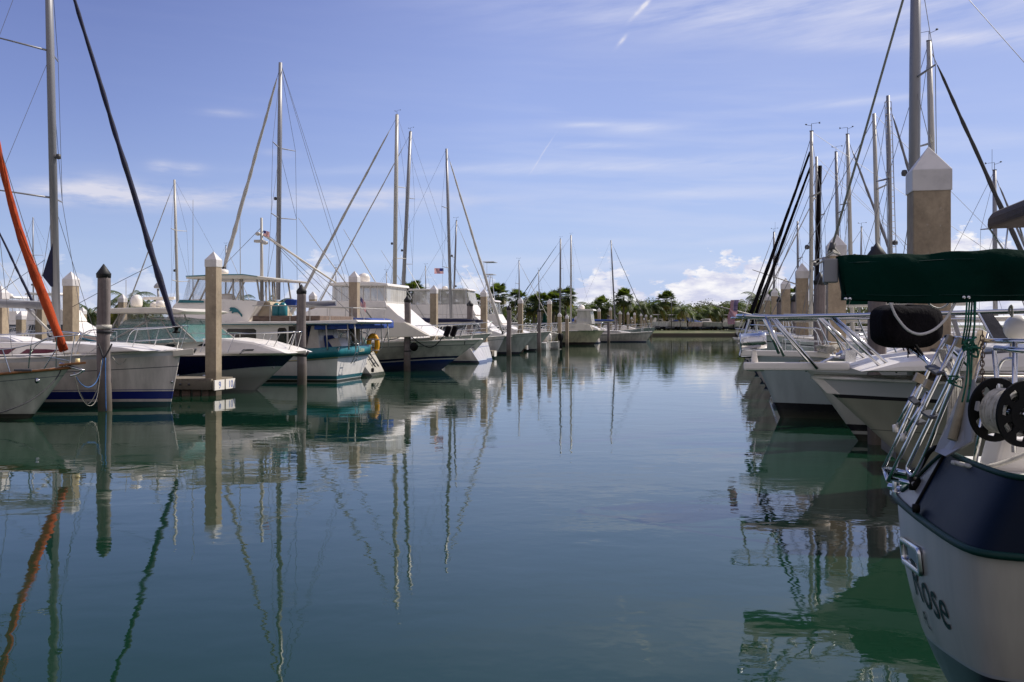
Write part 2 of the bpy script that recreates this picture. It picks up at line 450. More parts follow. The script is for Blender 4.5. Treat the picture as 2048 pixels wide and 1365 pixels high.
        if light: MB().lathe([(0,0),(.06,.02),(.07,.08),(.05,.14),(0,.15)], base.lerp(top, .42)+Vector((r+.04,0,0)), 8).build('steaming_light', 'darkgrey', mo)
        return mo
    def boom(s, a, b_, r=.07, m='alu', cover=None, ch=.3):
        a = Vector(a); b_ = Vector(b_)
        bo = MB().tube([a, b_], r, 8, True, 1.3).build('boom', m, s.e)
        if cover:
            pts = []; n = 18; b = MB(); vs = []
            for i in range(n+1):
                f = i/n; p = a.lerp(b_, f); h = ch*(1-.62*f)*(1+.06*math.sin(9*f)); w = .13*(1-.45*f)+.015*math.sin(f*23)
                for j in range(10):
                    t = 2*math.pi*j/10; vs.append((p.x, p.y+w*math.sin(t)*(1.0 if math.cos(t) < 0 else .75), p.z+.02+h*.42+h*.58*math.cos(t)))
            fs = [(i*10+j, i*10+(j+1)%10, (i+1)*10+(j+1)%10, (i+1)*10+j) for i in range(n) for j in range(10)]
            fs += [tuple(range(10)), tuple(reversed(range(n*10, n*10+10)))]
            b.add(vs, fs, True); b.build('sail_cover', cover, s.e)
        return bo
    def trunk(s, side, w, taper=.25, m='white', name='cabin_trunk', windows=(), wm='glass', bevel=.05, wname='window'):
        zm = min(p[1] for p in side)
        o = MB().prism(side, w, taper).build(name, m, s.e, bevel=bevel)
        for wq in windows:
            for sg in (-1, 1):
                MB().sheet(wq, sg*(w+.002), .012, taper, zm).build(wname, wm, o, bevel=0)
        return o

def flagmesh(w, h, us=True, hang=0., name='flag', m=None):
    """cloth hanging from a staff; x across the fly, z down; returns an object"""
    b = MB(); nx, nz = 18, 13; vs = []
    for i in range(nx+1):
        for j in range(nz+1):
            u = i/nx; v = j/nz
            x = u*w*(1-.45*hang); z = -v*h-u*hang*h*1.0
            vs.append((x, .06*w*math.sin(u*9+v*2)*(.3+u), z))
    fs = []
    for i in range(nx):
        for j in range(nz):
            a = i*(nz+1)+j; fs.append((a, a+1, a+nz+2, a+nz+1))
            u = (i+.5)/nx
    b.v = [tuple(v) for v in vs]; b.f = fs; b.sm = [True]*len(fs)
    b.mi = [2 if (us and i < nx*.42 and j < 7) else (j % 2) for i in range(nx) for j in range(nz)] if us else [0]*len(fs)
    ms = [M['flagred'], M['flagwhite'], M['flagblue']] if us else [M[m]]
    o = b.build(name, ms)
    if us:   # stars of the canton
        st = MB()
        for r_ in range(5):
            for c_ in range(5):
                u = .42*(c_+.7)/5.6; v = 7/13*(r_+.6)/5.2
                x = u*w*(1-.45*hang); z = -v*h-u*hang*h; y = .06*w*math.sin(u*9+v*2)*(.3+u)
                for sg in (-1, 1):
                    q = []
                    for k in range(10):
                        rr = (.030 if k % 2 == 0 else .013)*h; t = math.pi/2+k*math.pi/5
                        q.append((x+rr*math.cos(t), y+sg*.006, z+rr*math.sin(t)))
                    st.add(q, [tuple(range(10))])
        st.build('stars', 'flagwhite', o)
    return o
def cloth(name, col):
    m, nt, b = new_mat(name)
    n = noise(nt, coords(nt, (3,3,3)), 3, 4)
    nt.links.new(ramp(nt, n, [(.3, tuple(x*.75 for x in col)), (.7, col)]), b.inputs['Base Color']); b.inputs['Roughness'].default_value = .9
    tr = N(nt, 'ShaderNodeBsdfTranslucent'); tr.inputs[0].default_value = c4(col); mx = N(nt, 'ShaderNodeMixShader'); mx.inputs[0].default_value = .45
    nt.links.new(b.outputs[0], mx.inputs[1]); nt.links.new(tr.outputs[0], mx.inputs[2]); nt.links.new(mx.outputs[0], nt.nodes['Material Output'].inputs[0]); return m
M['flagred'] = cloth('flag_red', (.55,.02,.03)); M['flagwhite'] = cloth('flag_white', (.75,.72,.70)); M['flagblue'] = cloth('flag_blue', (.015,.02,.16))

def textmesh(txt, size, font_shear=0):
    cu = bpy.data.curves.new('t', 'FONT'); cu.body = txt; cu.size = size; cu.shear = font_shear; cu.resolution_u = 4; cu.align_x = 'CENTER'
    o = bpy.data.objects.new('t', cu); C.objects.link(o); bpy.context.view_layer.update()
    me = bpy.data.meshes.new_from_object(o); bpy.data.objects.remove(o); 
    bm = bmesh.new(); bm.from_mesh(me)
    bmesh.ops.triangulate(bm, faces=bm.faces)
    for _ in range(2): bmesh.ops.subdivide_edges(bm, edges=[e for e in bm.edges if e.calc_length() > size*.12], cuts=1)
    bm.to_mesh(me); bm.free(); return me
def text_on(txt, size, fn, m, name, parent=None, shear=0):
    """fn maps flat (x,y) of the lettering to a point on the surface"""
    me = textmesh(txt, size, shear)
    for v in me.vertices: v.co = Vector(fn(v.co.x, v.co.y))
    me.materials.clear(); me.materials.append(M[m]); me.update()
    o = bpy.data.objects.new(name, me); C.objects.link(o)
    if parent is not None: o.parent = parent
    return o
# ------------------------------------------------------------------ piles and docks
def rotz(a): return Matrix.Rotation(a, 3, 'Z')
def concrete_pile(px, Y, top, w, label, group):
    X = (px-CX)/F*Y; zt = CAMH+(HZ-top)/F*Y; cap = .40*w/.36
    e = empty('concrete_piling', (X, Y, 0), TH); tag(e, label, 'piling', group)
    z1 = zt-cap*1.15
    MB().box((0,0,(z1-1.2)/2), (w, w, z1+1.2)).build('shaft', 'concrete', e, bevel=.02)
    h = w/2+.012; z0 = z1-.02; zc = zt-cap*.66
    b = MB(); vs = [(sx*h, sy*h, z) for z in (z0, zc) for sx, sy in ((-1,-1),(1,-1),(1,1),(-1,1))]+[(0,0,zt)]
    b.add(vs, [(0,1,5,4),(1,2,6,5),(2,3,7,6),(3,0,4,7),(4,5,8),(5,6,8),(6,7,8),(7,4,8),(3,2,1,0)])
    b.build('cap', 'captop', e, bevel=.008); return e
def wood_pile(px, Y, top, d, label, group, bands=(), lean=(0,0)):
    X = (px-CX)/F*Y; zt = CAMH+(HZ-top)/F*Y; r = d/2
    e = empty('timber_piling', (X, Y, 0), 0); tag(e, label, 'piling', group)
    n = 18; b = MB(); vs = []; k = 26; z1 = zt-.22
    ph = rnd.random()*6
    for i in range(k+1):
        z = -1.2+(z1+1.2)*i/k
        for j in range(n):
            t = 2*math.pi*j/n; rr = r*(1.04-.02*z)*(1+.035*math.sin(3*t+z*.8+ph)+.02*math.sin(7*t-z*2))
            vs.append((rr*math.cos(t)+lean[0]*z+.012*math.sin(z*1.9+ph), rr*math.sin(t)+lean[1]*z, z))
    fs = [(i*n+j, i*n+(j+1)%n, (i+1)*n+(j+1)%n, (i+1)*n+j) for i in range(k) for j in range(n)]+[tuple(range(k*n, k*n+n))]
    b.add(vs, fs, True); b.build('shaft', 'pilewood', e)
    MB().lathe([(0,-.10),(r*1.08,-.10),(r*1.12,-.01),(r*1.14,.0),(r*.55,.13),(0.01,.24)], (lean[0]*z1, lean[1]*z1, z1), 16).build('cap', 'capblack', e)
    for z, hh, m in bands: MB().lathe([(r*1.0,-hh/2),(r*1.13,-hh/2),(r*1.13,hh/2),(r*1.0,hh/2)], (lean[0]*z,lean[1]*z,z), 16).build('rope_band', m, e)
    return e
GL = 'concrete pilings along the left docks'; GW = 'timber pilings with black caps'; GR = 'concrete pilings along the right docks'
lp = [(427,29.8,503,.355,'tall square concrete piling with white pyramid cap on the numbered dock end'),
 (709,41.5,542,.36,'concrete piling with white cap between the teal trawler stern and the yellow life ring'),
 (868,54.5,570,.36,'concrete piling rising behind the foredeck of the white sportfishing yacht'),
 (968,62,578,.37,'concrete piling beside the white sloping windshield of the second sportfishing yacht'),
 (1041,79,595,.37,'concrete piling just left of the tuna tower boat'),
 (1099,89,598,.36,'concrete piling just right of the tuna tower boat, above the white outboard'),
 (142,30.5,543,.34,'concrete piling behind the orange furled sail, between it and the timber piling'),
 (2,33,571,.34,'concrete piling cut by the left picture edge behind the grey boom'),
 (42,60,622,.40,'small far concrete piling under the grey boom at the left'),
 (82,44,596,.34,'concrete piling behind the end of the grey boom'),
 (245,62,588,.40,'concrete piling in front of the palms left of the white satellite domes'),
 (165,70,614,.40,'small far concrete piling right beside the big piling behind the orange sail'),
 (626,68,583,.42,'far concrete piling just right of the timber piling beside the trawler'),
 (650,74,607,.42,'low far concrete piling behind the trawler cockpit roof'),
 (849,76,600,.42,'low far concrete piling under the navy boom cover'),
 (1119,95,625,.32,'small concrete piling left of the green sail cover at the pale yacht'),
 (1134,98,629,.32,'small concrete piling directly beneath the tall pale mast'),
 (1152,105,632,.32,'low concrete piling touching the stern enclosure of the pale yellow yacht'),
 (1198,128,616,.36,'concrete piling at the bow end of the enclosure on the pale yellow yacht'),
 (1221,136,614,.36,'concrete piling just right of the pale yellow yacht bow'),
 (1240,143,622,.36,'first of six small capped pilings in front of the far palms, nearest the yacht'),
 (1256,149,624,.34,'second of six small capped pilings in front of the far palms'),
 (1269,155,625,.34,'third of six small capped pilings in front of the far palms'),
 (1282,160,627,.34,'fourth of six small capped pilings in front of the far palms'),
 (1292,165,629,.32,'fifth of six small capped pilings in front of the far palms'),
 (1302,170,630,.32,'last of six small capped pilings, farthest from the pale yellow yacht'),
 (1263,160,634,.28,'thin low piling between the second and third far capped pilings'),
 (1288,172,636,.28,'thin low piling behind the fourth far capped piling')]
for px, Y, top, w, lb in lp: concrete_pile(px, Y, top, w, lb, GL)
rp = [(1857,12.8,293,.45,'huge close concrete piling with white cap rising above the green boom cover'),
 (1672,23.6,467,.41,'concrete piling at the end of the green boom cover'),
 (1604,34.5,526,.41,'third concrete piling in the right row, left of a timber piling'),
 (1571,46,556,.40,'concrete piling with a timber piling touching its left side'),
 (1549,59,576,.38,'fifth concrete piling of the right row, narrow, next to the crossed black furled sails'),
 (1535,70,587,.38,'sixth concrete piling of the right row, half hidden'),
 (1523,82,596,.38,'farthest concrete piling of the right row')]
for px, Y, top, w, lb in rp: concrete_pile(px, Y, top, w, lb, GR)
wp = [(209,24.4,530,.31,'weathered round timber piling with black cap and mooring lines, in front of the striped sailboat',[(2.05,.10,'rope_white'),(1.93,.07,'rope_dark')],(-.006,0)),
 (603,35,570,.32,'timber piling in front of the teal and white trawler',[(1.3,.05,'rope_dark')],(0,0)),
 (815,45.6,591,.30,'timber piling in front of the white sportfishing yacht hull',[(1.95,.14,'blackcloth'),(.9,.05,'rope_dark')],(0,0)),
 (940,60,602,.36,'timber piling behind the bow rail of the white sportfishing yacht',[],(0,0)),
 (1018,68,611,.32,'timber piling at the plumb bow of the small white sloop',[],(0,0)),
 (1078,76,616,.30,'timber piling under the tuna tower',[],(0,0)),
 (1217,118,630,.34,'small timber piling at the bow of the pale yellow yacht',[],(0,0)),
 (1232,128,634,.32,'small timber piling beside the far white transom',[],(0,0)),
 (1640,27,546,.31,'timber piling between two concrete pilings behind the long steel bow rail',[(2.3,.06,'rope_dark')],(0,0)),
 (1754,17.6,487,.32,'timber piling with rust streaked cap showing above the green boom cover',[],(0,0)),
 (1590,40,588,.30,'short timber piling left of the third right concrete piling',[],(0,0)),
 (1559,52,592,.28,'thin timber piling touching a concrete piling in the right row',[],(0,0))]
for px, Y, top, d, lb, bands, ln in wp: wood_pile(px, Y, top, d, lb, GW, bands, ln)

def finger(px, Y, L, w, sgn, label, bolts=False, nums=None):
    """finger dock running across the channel direction; px,Y = its near outer corner"""
    X = (px-CX)/F*Y
    e = empty('finger_dock', (X, Y, 0), TH if sgn < 0 else TH+math.pi); tag(e, label, 'dock', 'finger docks between the boats')
    # local -x runs away from the channel; +y away from the camera when sgn<0
    sy = 1 if sgn < 0 else -1
    z = .50
    b = MB(); nb = int(L/.2)
    for i in range(nb): b.box((-.1-i*.2, sy*w/2, z-.02), (.185, w, .04))
    b.build('decking', 'dockwood', e)
    b = MB()
    for yy in (0, w): b.box((-L/2, sy*yy, z-.18), (L, .07, .27))
    b.box((.02, sy*w/2, z-.18), (.07, w, .27))
    b.build('fascia', 'dockwood', e)
    b = MB()
    for i in range(int(L/.32)): b.box((-.25-i*.32-.03*math.sin(i*5), sy*(.12+.04*math.sin(i*3)), .02), (.2+.06*math.sin(i*7), .06, .52))
    b.build('skirt_board', 'oldwood', e)
    if bolts:
        for i in range(8):
            MB().lathe([(0,0),(.035,0),(.035,.03),(0,.035)], (-.7-i*.28, -.035*sy, z-.16), 8, Matrix.Rotation(R(90)*sy, 3, 'X')).build('bolt', 'darkgrey', e)
        b = MB(); 
        for cx in (-1.35, -.25): b.tube(spline([(cx-.16,.25,z+.09),(cx-.05,.25,z+.07),(cx,.25,z+.0),(cx+.05,.25,z+.07),(cx+.16,.25,z+.09)], 3), .022, 6)
        b.build('cleat', 'steel', e)
    return e
f1 = finger(423, 29.45, 14, 1.36, -1, 'concrete and timber finger dock with bolted fascia and numbered end boards', bolts=True)
for k, (num, y0) in enumerate((('9', .03), ('10', .71))):
    # slip number boards on the dock end
    e = empty('slip_number_sign', f1.matrix_basis @ Vector((.055, y0+.31, .31)), TH)
    tag(e, {'9': 'white sign with a blue 9 on the dock end', '10': 'white sign with a blue 10 on the dock end corner'}[num], 'sign')
    MB().box((.015, 0, 0), (.03, .60, .30)).build('board', 'white', e, bevel=.005)
    text_on(num, .30, lambda x, y: (.035, x, y-.105), 'letterblue', 'numeral', e)
for px, Y, lb in ((722,41.1,'low finger dock behind the trawler stern with a white end board'),(877,54,'finger dock mostly hidden behind the white sportfishing yacht'),(983,61.6,'finger dock hidden behind the navy bottomed bow'),
                  (1050,78.5,'finger dock between the plumb bow sloop and the tuna tower boat'),(1107,88.5,'finger dock under the white and black outboard motors'),(1205,127,'finger dock at the bow of the pale yellow yacht')):
    f = finger(px, Y, 12, 1.3, -1, lb)
    s_ = MB().box((.0,0,0), (.03,.62,.34)).build('slip_number_sign', 'white', None); s_.location = f.matrix_basis @ Vector((.08,.7,.3)); s_.rotation_euler = (0,0,TH)
    tag(s_, {722:'white slip board beside the trawler stern',877:'white slip board behind the large sportfishing yacht',983:'white slip board at the white reverse transom',1050:'white slip board behind the plumb bow sloop',1107:'white slip board at the dock with outboards',1205:'white slip board beside the pale yellow yacht'}[px], 'sign', 'slip boards on the dock ends')
for px, Y, lb in ((1800,13.2,'finger dock behind the nearest motor yacht, beside the huge piling'),(1655,24.2,'finger dock behind the black bottomed sailboat'),(1590,35.2,'finger dock under the third right piling'),(1560,46.8,'finger dock far along the right row')):
    finger(px, Y+1.0, 12, 1.3, 1, lb)

# ------------------------------------------------------------------ left side boats
# white-green cutter with the orange sail
HM = {}
b = Boat('sailboat', 'pale green hulled sailboat with teak toe rail and orange furled headsail, nearest at the left', 'sailboat', 138, 22.3, 1, 10.5)
b.hull(1.14, .80, .95, 3.2, .95, hull_mat('hull_green_white', (.56,.57,.49), bands=[(-9,.10,(.015,.015,.02))], sheers=[(.17,.185,(.12,.14,.16))]), flare=.85, full=.5, rub='wood', rubr=.035, powr=1.9)
b.trunk([(2.2,.8),(7.3,.85),(7.0,1.15),(2.4,1.2)], .95, m='white', windows=[[(3,.92),(6.3,.94),(6.2,1.08),(3.1,1.08)]])
rail = MB()
top = [b.at(-120,690,-1.2), b.at(-10,700,-.9), b.at(60,690,-.75), b.at(100,676,-.5), b.at(162,669,0), b.at(118,664,.5), b.at(70,668,.75), b.at(-40,672,1.1)]
rail.tube(spline(top, 6), .014, 6)
for a, c in (((112,735,-.25),(113,674,-.42)),((57,737,-.6),(62,690,-.72)),((140,728,.1),(150,668,.1)),((20,745,-.8),(5,700,-.9)),((88,738,-.4),(112,700,-.5)),((-60,752,-1.0),(-70,695,-1.05))):
    rail.tube([b.at(*a), b.at(*c)], .012, 5)
rail.tube(spline([b.at(-120,722,-1.2), b.at(57,712,-.7), b.at(138,722,-.2)], 5), .008, 4)
rail.tube(spline([b.at(57,737,-.6), b.at(62,705,-.66), b.at(82,684,-.6), b.at(110,677,-.45)], 5), .013, 5)
rail.build('pulpit', 'steel', b.e)
MB().slab([b.at(118,733,-.16), b.at(172,728,-.1), b.at(172,728,.1), b.at(118,733,.16)], .05).build('bowsprit_platform', 'wood', b.e, bevel=.01)
a = MB(); a.tube([b.at(120,727,0), b.at(168,742,0)], .03, 6); a.tube(spline([b.at(140,752,-.12), b.at(156,748,0), b.at(166,742,.02)], 4), .025, 6); a.build('anchor', 'steel', b.e)
MB().lathe([(0,0),(.05,0),(.05,.14),(0,.14)], b.at(155,730,.05), 10).build('bow_light', 'gold', b.e)
MB().box(b.at(46,741,-.7), (.42,.06,.05)).build('deck_cleat', 'darkgrey', b.e, bevel=.02)
MB().lathe([(0,0),(.055,0),(.06,.02),(0,.02)], b.at(75,762,-.42), 10, Matrix.Rotation(R(90), 3, 'X')).build('hawse_hole', 'steel', b.e)
mt = b.at(138,0,0); mbase = (5.9, 0, 1.1); mtop = (5.7, 0, 14.2)
fs_a = b.at(131,716,0); fdir_b = b.at(0,292,0)
mx_ = (5.75-fs_a.x)/(fdir_b.x-fs_a.x); mtop = Vector((5.75, 0, fs_a.z+(fdir_b.z-fs_a.z)*mx_*1.0))
b.mast(mbase, mtop, .09, 'alu', sl=1.2, fore=fs_a, wr=.006)
pts = []; rr = []
for i in range(46):
    f = i/45; p = fs_a.lerp(Vector(mtop), .012+f*.93); p.x -= .16*math.sin(math.pi*min(1, f*2.2))*(1 if f < .45 else 0)
    pts.append(p); rr.append((.053+.025*math.sin(min(1, f*6)*3.14)+.035*(1-f))*(1+.06*math.sin(i*2.3)))
rr[0] = .10; rr[1] = .105
MB().tube(pts, rr, 14, twist=(.42,.20)).build('furled_sail', 'orange', b.e)
boatA = b
# white sloop with blue stripes, navy furled jib
WS = hull_mat('hull_white_blue_stripes', (.74,.67,.62), bands=[(.20,.40,(.012,.02,.17)), (.43,.45,(.1,.1,.2)), (-9,.13,(.004,.06,.085))], sheers=[(.40,.42,(.12,.12,.13)),(0,.12,(.52,.52,.55))])
b = Boat('sailboat', 'white sailboat with blue waterline stripes, maroon cabin windows and navy furled headsail', 'sailboat', 362, 25.6, 1, 12.)
b.hull(1.45, 1.22, 1.25, 3.7, .30, WS, flare=.7, full=.5, rub='white', powr=2.0, draft=.5)
side = b.xz([(-240,716),(285,703),(240,695),(160,688),(-40,684),(-240,683)], -1.05)
b.trunk(side, 1.05, .3, windows=[b.xz([(-90,709),(-120,699),(28,697),(14,709)], -1.05), b.xz([(38,708),(50,699),(88,699),(122,701),(92,707)], -1.05)], wm='maroon', bevel=.04)
MB().prism(b.xz([(-190,686),(30,684),(8,675),(-30,672),(-190,670)], -.6), .6, .3).build('sliding_hatch', 'white', b.e, bevel=.05)
mo = b.mast(b.at(114,690), b.at(94,-190), .125, 'alu', spread=(.333, .667), sl=1.35, sweep=.33, fore=b.at(354,672), furl='navy', furlr=.072, wr=.008)
b.boom(b.at(105,612), b.at(-330,592), .085, 'alu')
MB().tube([b.at(52,616), b.at(104,668)], .035, 8).build('boom_vang', 'mastwhite', b.e)
b.wire(b.at(-10,590), b.at(90,520,0), .008, 'wire', 'topping_lift')
MB().sheet([(p[0], p[1]) for p in b.xz([(106,488),(86,552),(103,574),(107,574)], -.1)], -.1, .03).build('furled_sail_flap', 'navy', b.e)
b.rail(9.6, 12., .62, .015, 3, front=.1, lean=.2); b.stanchions(1.5, 9.4)
MB().slab([b.at(345,702,-.16), b.at(386,697,-.1), b.at(386,697,.1), b.at(345,702,.16)], -.16).build('bow_roller', 'cream', b.e, bevel=.02)
MB().tube([b.at(350,706), b.at(388,705), b.at(392,698)], .03, 6).build('anchor', 'darkgrey', b.e)
MB().lathe([(0,0),(.035,0),(.035,.02),(0,.02)], b.at(344,764,-.05), 8, Matrix.Rotation(R(90), 3, 'X')).build('skin_fitting', 'steel', b.e)
boatB = b
# express cruiser, navy hull
NH = hull_mat('hull_navy', (.005,.006,.045), bands=[(-9,.34,(.42,.45,.42)), (.34,.36,(.25,.3,.33))], dirt=.05)
b = Boat('motor_cruiser', 'express motor cruiser with navy hull, white foredeck and hardtop with white domes', 'motor cruiser', 592, 32., 1, 12.5)
b.hull(1.17, 1.13, 1.1, 4.0, 1.35, NH, flare=1.0, full=.45, powr=1.9, bandf=lambda z, t: z-.42*sm((t-.62)/.38), rub='white', rubr=.04, deck='white', draft=.5)
fd = b.xz([(110,712),(575,708),(545,697),(500,684),(440,677),(330,680),(110,690)], -1.1)
b.trunk(fd, 1.1, .5, name='foredeck_cabin', bevel=.09, windows=[b.xz([(322,694),(328,689),(341,689),(346,692),(340,696)], -1.1), b.xz([(389,693),(397,688),(412,688),(414,693)], -1.1), b.xz([(480,702),(484,699),(505,699),(503,702)], -1.1)], wm='glass')
ws = MB().prism(b.xz([(205,690),(392,684),(345,641),(300,634),(240,640)], -1.35), 1.35, .35).build('windscreen', 'clear', b.e)
for sg in (-1, 1):
    fr = MB()
    for p, q in (((392,684),(345,640)),((350,686),(322,640)),((300,688),(290,628)),((205,690),(300,640)),((205,690),(240,627)),((240,627),(320,626)),((205,692),(392,685)),((345,640),(300,637))):
        A = b.at(*p, -1.38); B_ = b.at(*q, -1.2); A.y = A.y*-sg; B_.y *= -sg
        fr.tube([A, B_], .022, 6)
    fr.build('windscreen_frame', 'mastwhite', b.e)
MB().prism(b.xz([(195,690),(300,690),(290,628),(236,628)], -1.2), 1.2, .1).build('side_curtain', 'vinyl2', b.e)
ht = MB().prism(b.xz([(190,627),(355,628),(372,623),(345,617),(290,615),(215,617),(185,623)], -1.45), 1.45, .2).build('hardtop', 'cream', b.e, bevel=.04)
for px, py, r_, h_ in ((273,614,.19,.40),(322,615,.17,.22),(310,616,.16,.2)):
    MB().lathe([(r_*.9,0),(r_,.06),(r_,h_*.55),(r_*.8,h_*.8),(r_*.4,h_*.96),(0.01,h_)], b.at(px,py,-.5 if px != 310 else .2), 16).build('antenna_dome', 'white', b.e)
o = MB(); o.box(b.at(318,597,0), (1.15,.12,.10)); o.tube([b.at(318,615,0), b.at(318,600,0)], .1, 8); o.build('radar_bar', 'white', b.e, bevel=.03)
o = MB(); o.tube([b.at(318,615,.5), b.at(316,578,.5)], .04, 8); o.lathe([(.12,0),(.14,.05),(.1,.12),(.02,.2)], b.at(316,577,.5), 12); o.build('vent_mast', 'grey', b.e)
MB().tube([b.at(252,618,.8), b.at(252,560,.8)], .012, 4).build('whip_antenna', 'mastwhite', b.e)
o = MB()
for sg in (1, -1):
    pts = [b.at(330,690,-1.25), b.at(372,668,-1.2), b.at(440,669,-1.1), b.at(520,667,-.8), b.at(591,664,-.25)]
    q = [Vector((p.x, p.y*sg, p.z)) for p in pts]; o.tube(spline(q, 5), .016, 6)
    for a_, c_ in (((455,706,-1.2),(470,669,-1.05)),((520,707,-.9),(546,670,-.75)),((545,700,-.7),(560,668,-.6)),((576,704,-.35),(591,665,-.25)),((400,705,-1.3),(415,670,-1.1))):
        A = b.at(*a_); B_ = b.at(*c_); A.y *= sg; B_.y *= sg; o.tube([A, B_], .013, 5)
o.tube([b.at(591,664,-.25), Vector((b.at(591,664,-.25).x+.1, 0, b.at(591,664,-.25).z)), Vector((b.at(591,664,-.25).x, .25, b.at(591,664,-.25).z))], .016, 6)
o.build('bow_rail', 'steel', b.e)
MB().slab([b.at(560,706,-.28), b.at(612,701,-.16), b.at(612,701,.16), b.at(560,706,.28)], -.09).build('bow_platform', 'cream', b.e, bevel=.02)
MB().tube([b.at(585,710), b.at(612,712), b.at(617,703)], .045, 6).build('anchor', 'darkgrey', b.e)
MB().lathe([(0,0),(.03,0),(.03,.03),(0,.03)], b.at(548,735,-.18), 8, Matrix.Rotation(R(90), 3, 'X')).build('skin_fitting', 'steel', b.e)
boatC = b

# trawler
TW_ = hull_mat('hull_trawler', (.88,.84,.82), bands=[(.05,.08,(.7,.7,.7)),(.08,.21,(.005,.12,.16)),(-9,.05,(.03,.022,.022))], dirt=.07, sheers=[(.36,.39,(.65,.55,.30)),(.39,.42,(.3,.3,.3))], rough=.3)
b = Boat('trawler_yacht', 'white and teal trawler yacht with a manatee emblem on its bridge, stern to the channel', 'trawler', 712, 38.2, -1, 12.5, ref='stern')
b.hull(1.75, 1.12, 1.28, 4.1, .9, TW_, trans=-.28, tw=.86, full=.5, rub='teal', rubr=.035, deck='oldwood')
# teal bulwark band round the stern
o = MB(); vs = []; fs = []
ring = [(3.6,0),(3.2,-.0),(2.2,.0),(1.2,0),(.35,0)]
pts = []
for i in range(22): 
    x = 2.0-1.9*i/21; y, z = b.edge(x, -.02); pts.append((x, y, z))
pts.append((pts[-1][0]-.1, pts[-1][1]*.9, pts[-1][2])); pts.append((pts[-1][0]-.04, pts[-1][1]*.5, pts[-1][2])); pts.append((pts[-1][0]-.02, 0, pts[-1][2]))
full_ = pts+[(x, -y, z) for x, y, z in reversed(pts[:-1])]
for k, (x, y, z) in enumerate(full_):
    f_ = min(1, (2.0-x)/.6) if x > 0 else 1
    vs += [(x-.005, y*1.0, z-.34*max(.12, f_)), (x-.01, y*1.006, z+.04), ]
fs = [(2*i, 2*i+2, 2*i+3, 2*i+1) for i in range(len(full_)-1)]
o.add(vs, fs, True); tb = o.build('bulwark', 'teal', b.e)
sd = tb.modifiers.new('thick', 'SOLIDIFY'); sd.thickness = .015; sd.offset = 1
xs = full_[len(full_)//2][0]-.03; zz = full_[len(full_)//2][2]
text_on('Liane', .26, lambda x, y: (xs-.02, -x-.35, zz-.20+y), 'gel_text', 'name_lettering', b.e)
text_on('MIAMI', .11, lambda x, y: (xs+.07, -x-.35, zz-.52+y), 'teal', 'port_lettering', b.e)
# swim ladder on the transom
o = MB()
for yy in (.55, .85): o.tube(spline([(xs-.05,yy,zz+.2),(xs-.22,yy,zz+.05),(xs-.15,yy,zz-.4),(xs-.02,yy,zz-.62)], 4), .016, 6)
for zq in (zz-.02, zz-.22, zz-.42): o.tube([(xs-.18,.55,zq),(xs-.18,.85,zq)], .014, 5)
o.build('stern_ladder', 'steel', b.e)
MB().tube([(xs-.01,-1.5,.30),(xs-.08,-1.5,.30)], .09, 10).build('exhaust_outlet', 'black', b.e)
w = 1.75
hs = b.xz([(240,700),(592,700),(586,649),(240,650)], w)
sal = b.trunk(hs, w, .02, name='saloon', bevel=.03,
   windows=[b.xz([(453,684),(453,661),(457,658),(508,658),(512,661),(512,684)], w), b.xz([(556,699),(555,660),(558,656),(570,656),(573,660),(573,699)], w), b.xz([(577,699),(577,653),(590,653),(590,699)], w)], wm='brownglass')
rf = MB().prism(b.xz([(240,652),(712,648),(717,644),(712,640),(600,643),(240,644)], w+.22), w+.22, 0).build('boat_deck', 'white', b.e, bevel=.03)
for sg in (-1, 1): MB().sheet(b.xz([(240,651.5),(700,648.4),(700,647.2),(240,649.7)], w+.22), sg*(w+.225), .012).build('teal_stripe', 'teal', rf)
fb = b.trunk(b.xz([(330,645),(497,644),(515,602),(440,598),(410,598),(356,600),(345,612)], 1.45), 1.45, .05, name='flybridge', bevel=.03)
man = [(960,700),(975,682),(1040,685),(1095,715),(1125,755),(1160,795),(1170,830),(1150,835),(1130,800),(1090,765),(1030,765),(1005,785),(995,765),(1005,745),(960,745),(955,735),(975,725)]
for sg in (1, -1):
    zz0 = b.at(470,640,1.45).z
    q = b.xz([(340+x/8.03, 530+y/8.03) for x, y in man], 1.45)
    MB().sheet(q, sg*1.47, .012, .0, 0).build('manatee_emblem', 'teal', fb)
    MB().sheet(b.xz([(356,606),(408,606),(408,602),(360,600)], 1.45), sg*1.46, .02, 0).build('teal_stripe', 'teal', fb)
o = MB().prism(b.xz([(365,602),(376,560),(400,556),(420,556),(420,600)], 1.3), 1.3, 0).build('bridge_enclosure', 'vinyl2', b.e)
ht = MB().prism(b.xz([(372,554),(440,550),(486,549),(548,557),(546,561),(486,558),(372,558)], 1.55), 1.55, 0).build('hardtop', 'cream', b.e, bevel=.02)
for sg in (-1, 1): MB().sheet(b.xz([(372,554),(440,551),(486,550),(515,554),(515,552.5),(486,548.5),(440,549),(372,552)], 1.55), sg*1.56, .015).build('teal_edge', 'teal', ht)
o = MB()
for sg in (-1, 1):
    for p, q in (((487,602),(484,557)),((482,600),(480,557)),((467,600),(466,557)),((540,600),(538,560)),((520,600),(514,560)),((378,602),(398,558)),((400,602),(420,558))):
        A = b.at(*p, 1.4); B_ = b.at(*q, 1.4); A.y *= sg; B_.y *= sg; o.tube([A, B_], .035, 6)
o.build('hardtop_posts', 'mastwhite', b.e)
MB().lathe([(.2,0),(.24,.05),(.22,.16),(.1,.2),(.01,.2)], b.at(445,549,0), 14).build('radar_dome', 'white', b.e)
MB().lathe([(.0,0),(.3,0),(.3,.2),(.22,.28),(0.01,.3)], b.at(455,603,.6), 12).build('helm_seat', 'white', b.e)
ms = MB().tube([b.at(524,642), b.at(523,436)], [.085,.05], 8).build('mast', 'mastwhite', b.e)
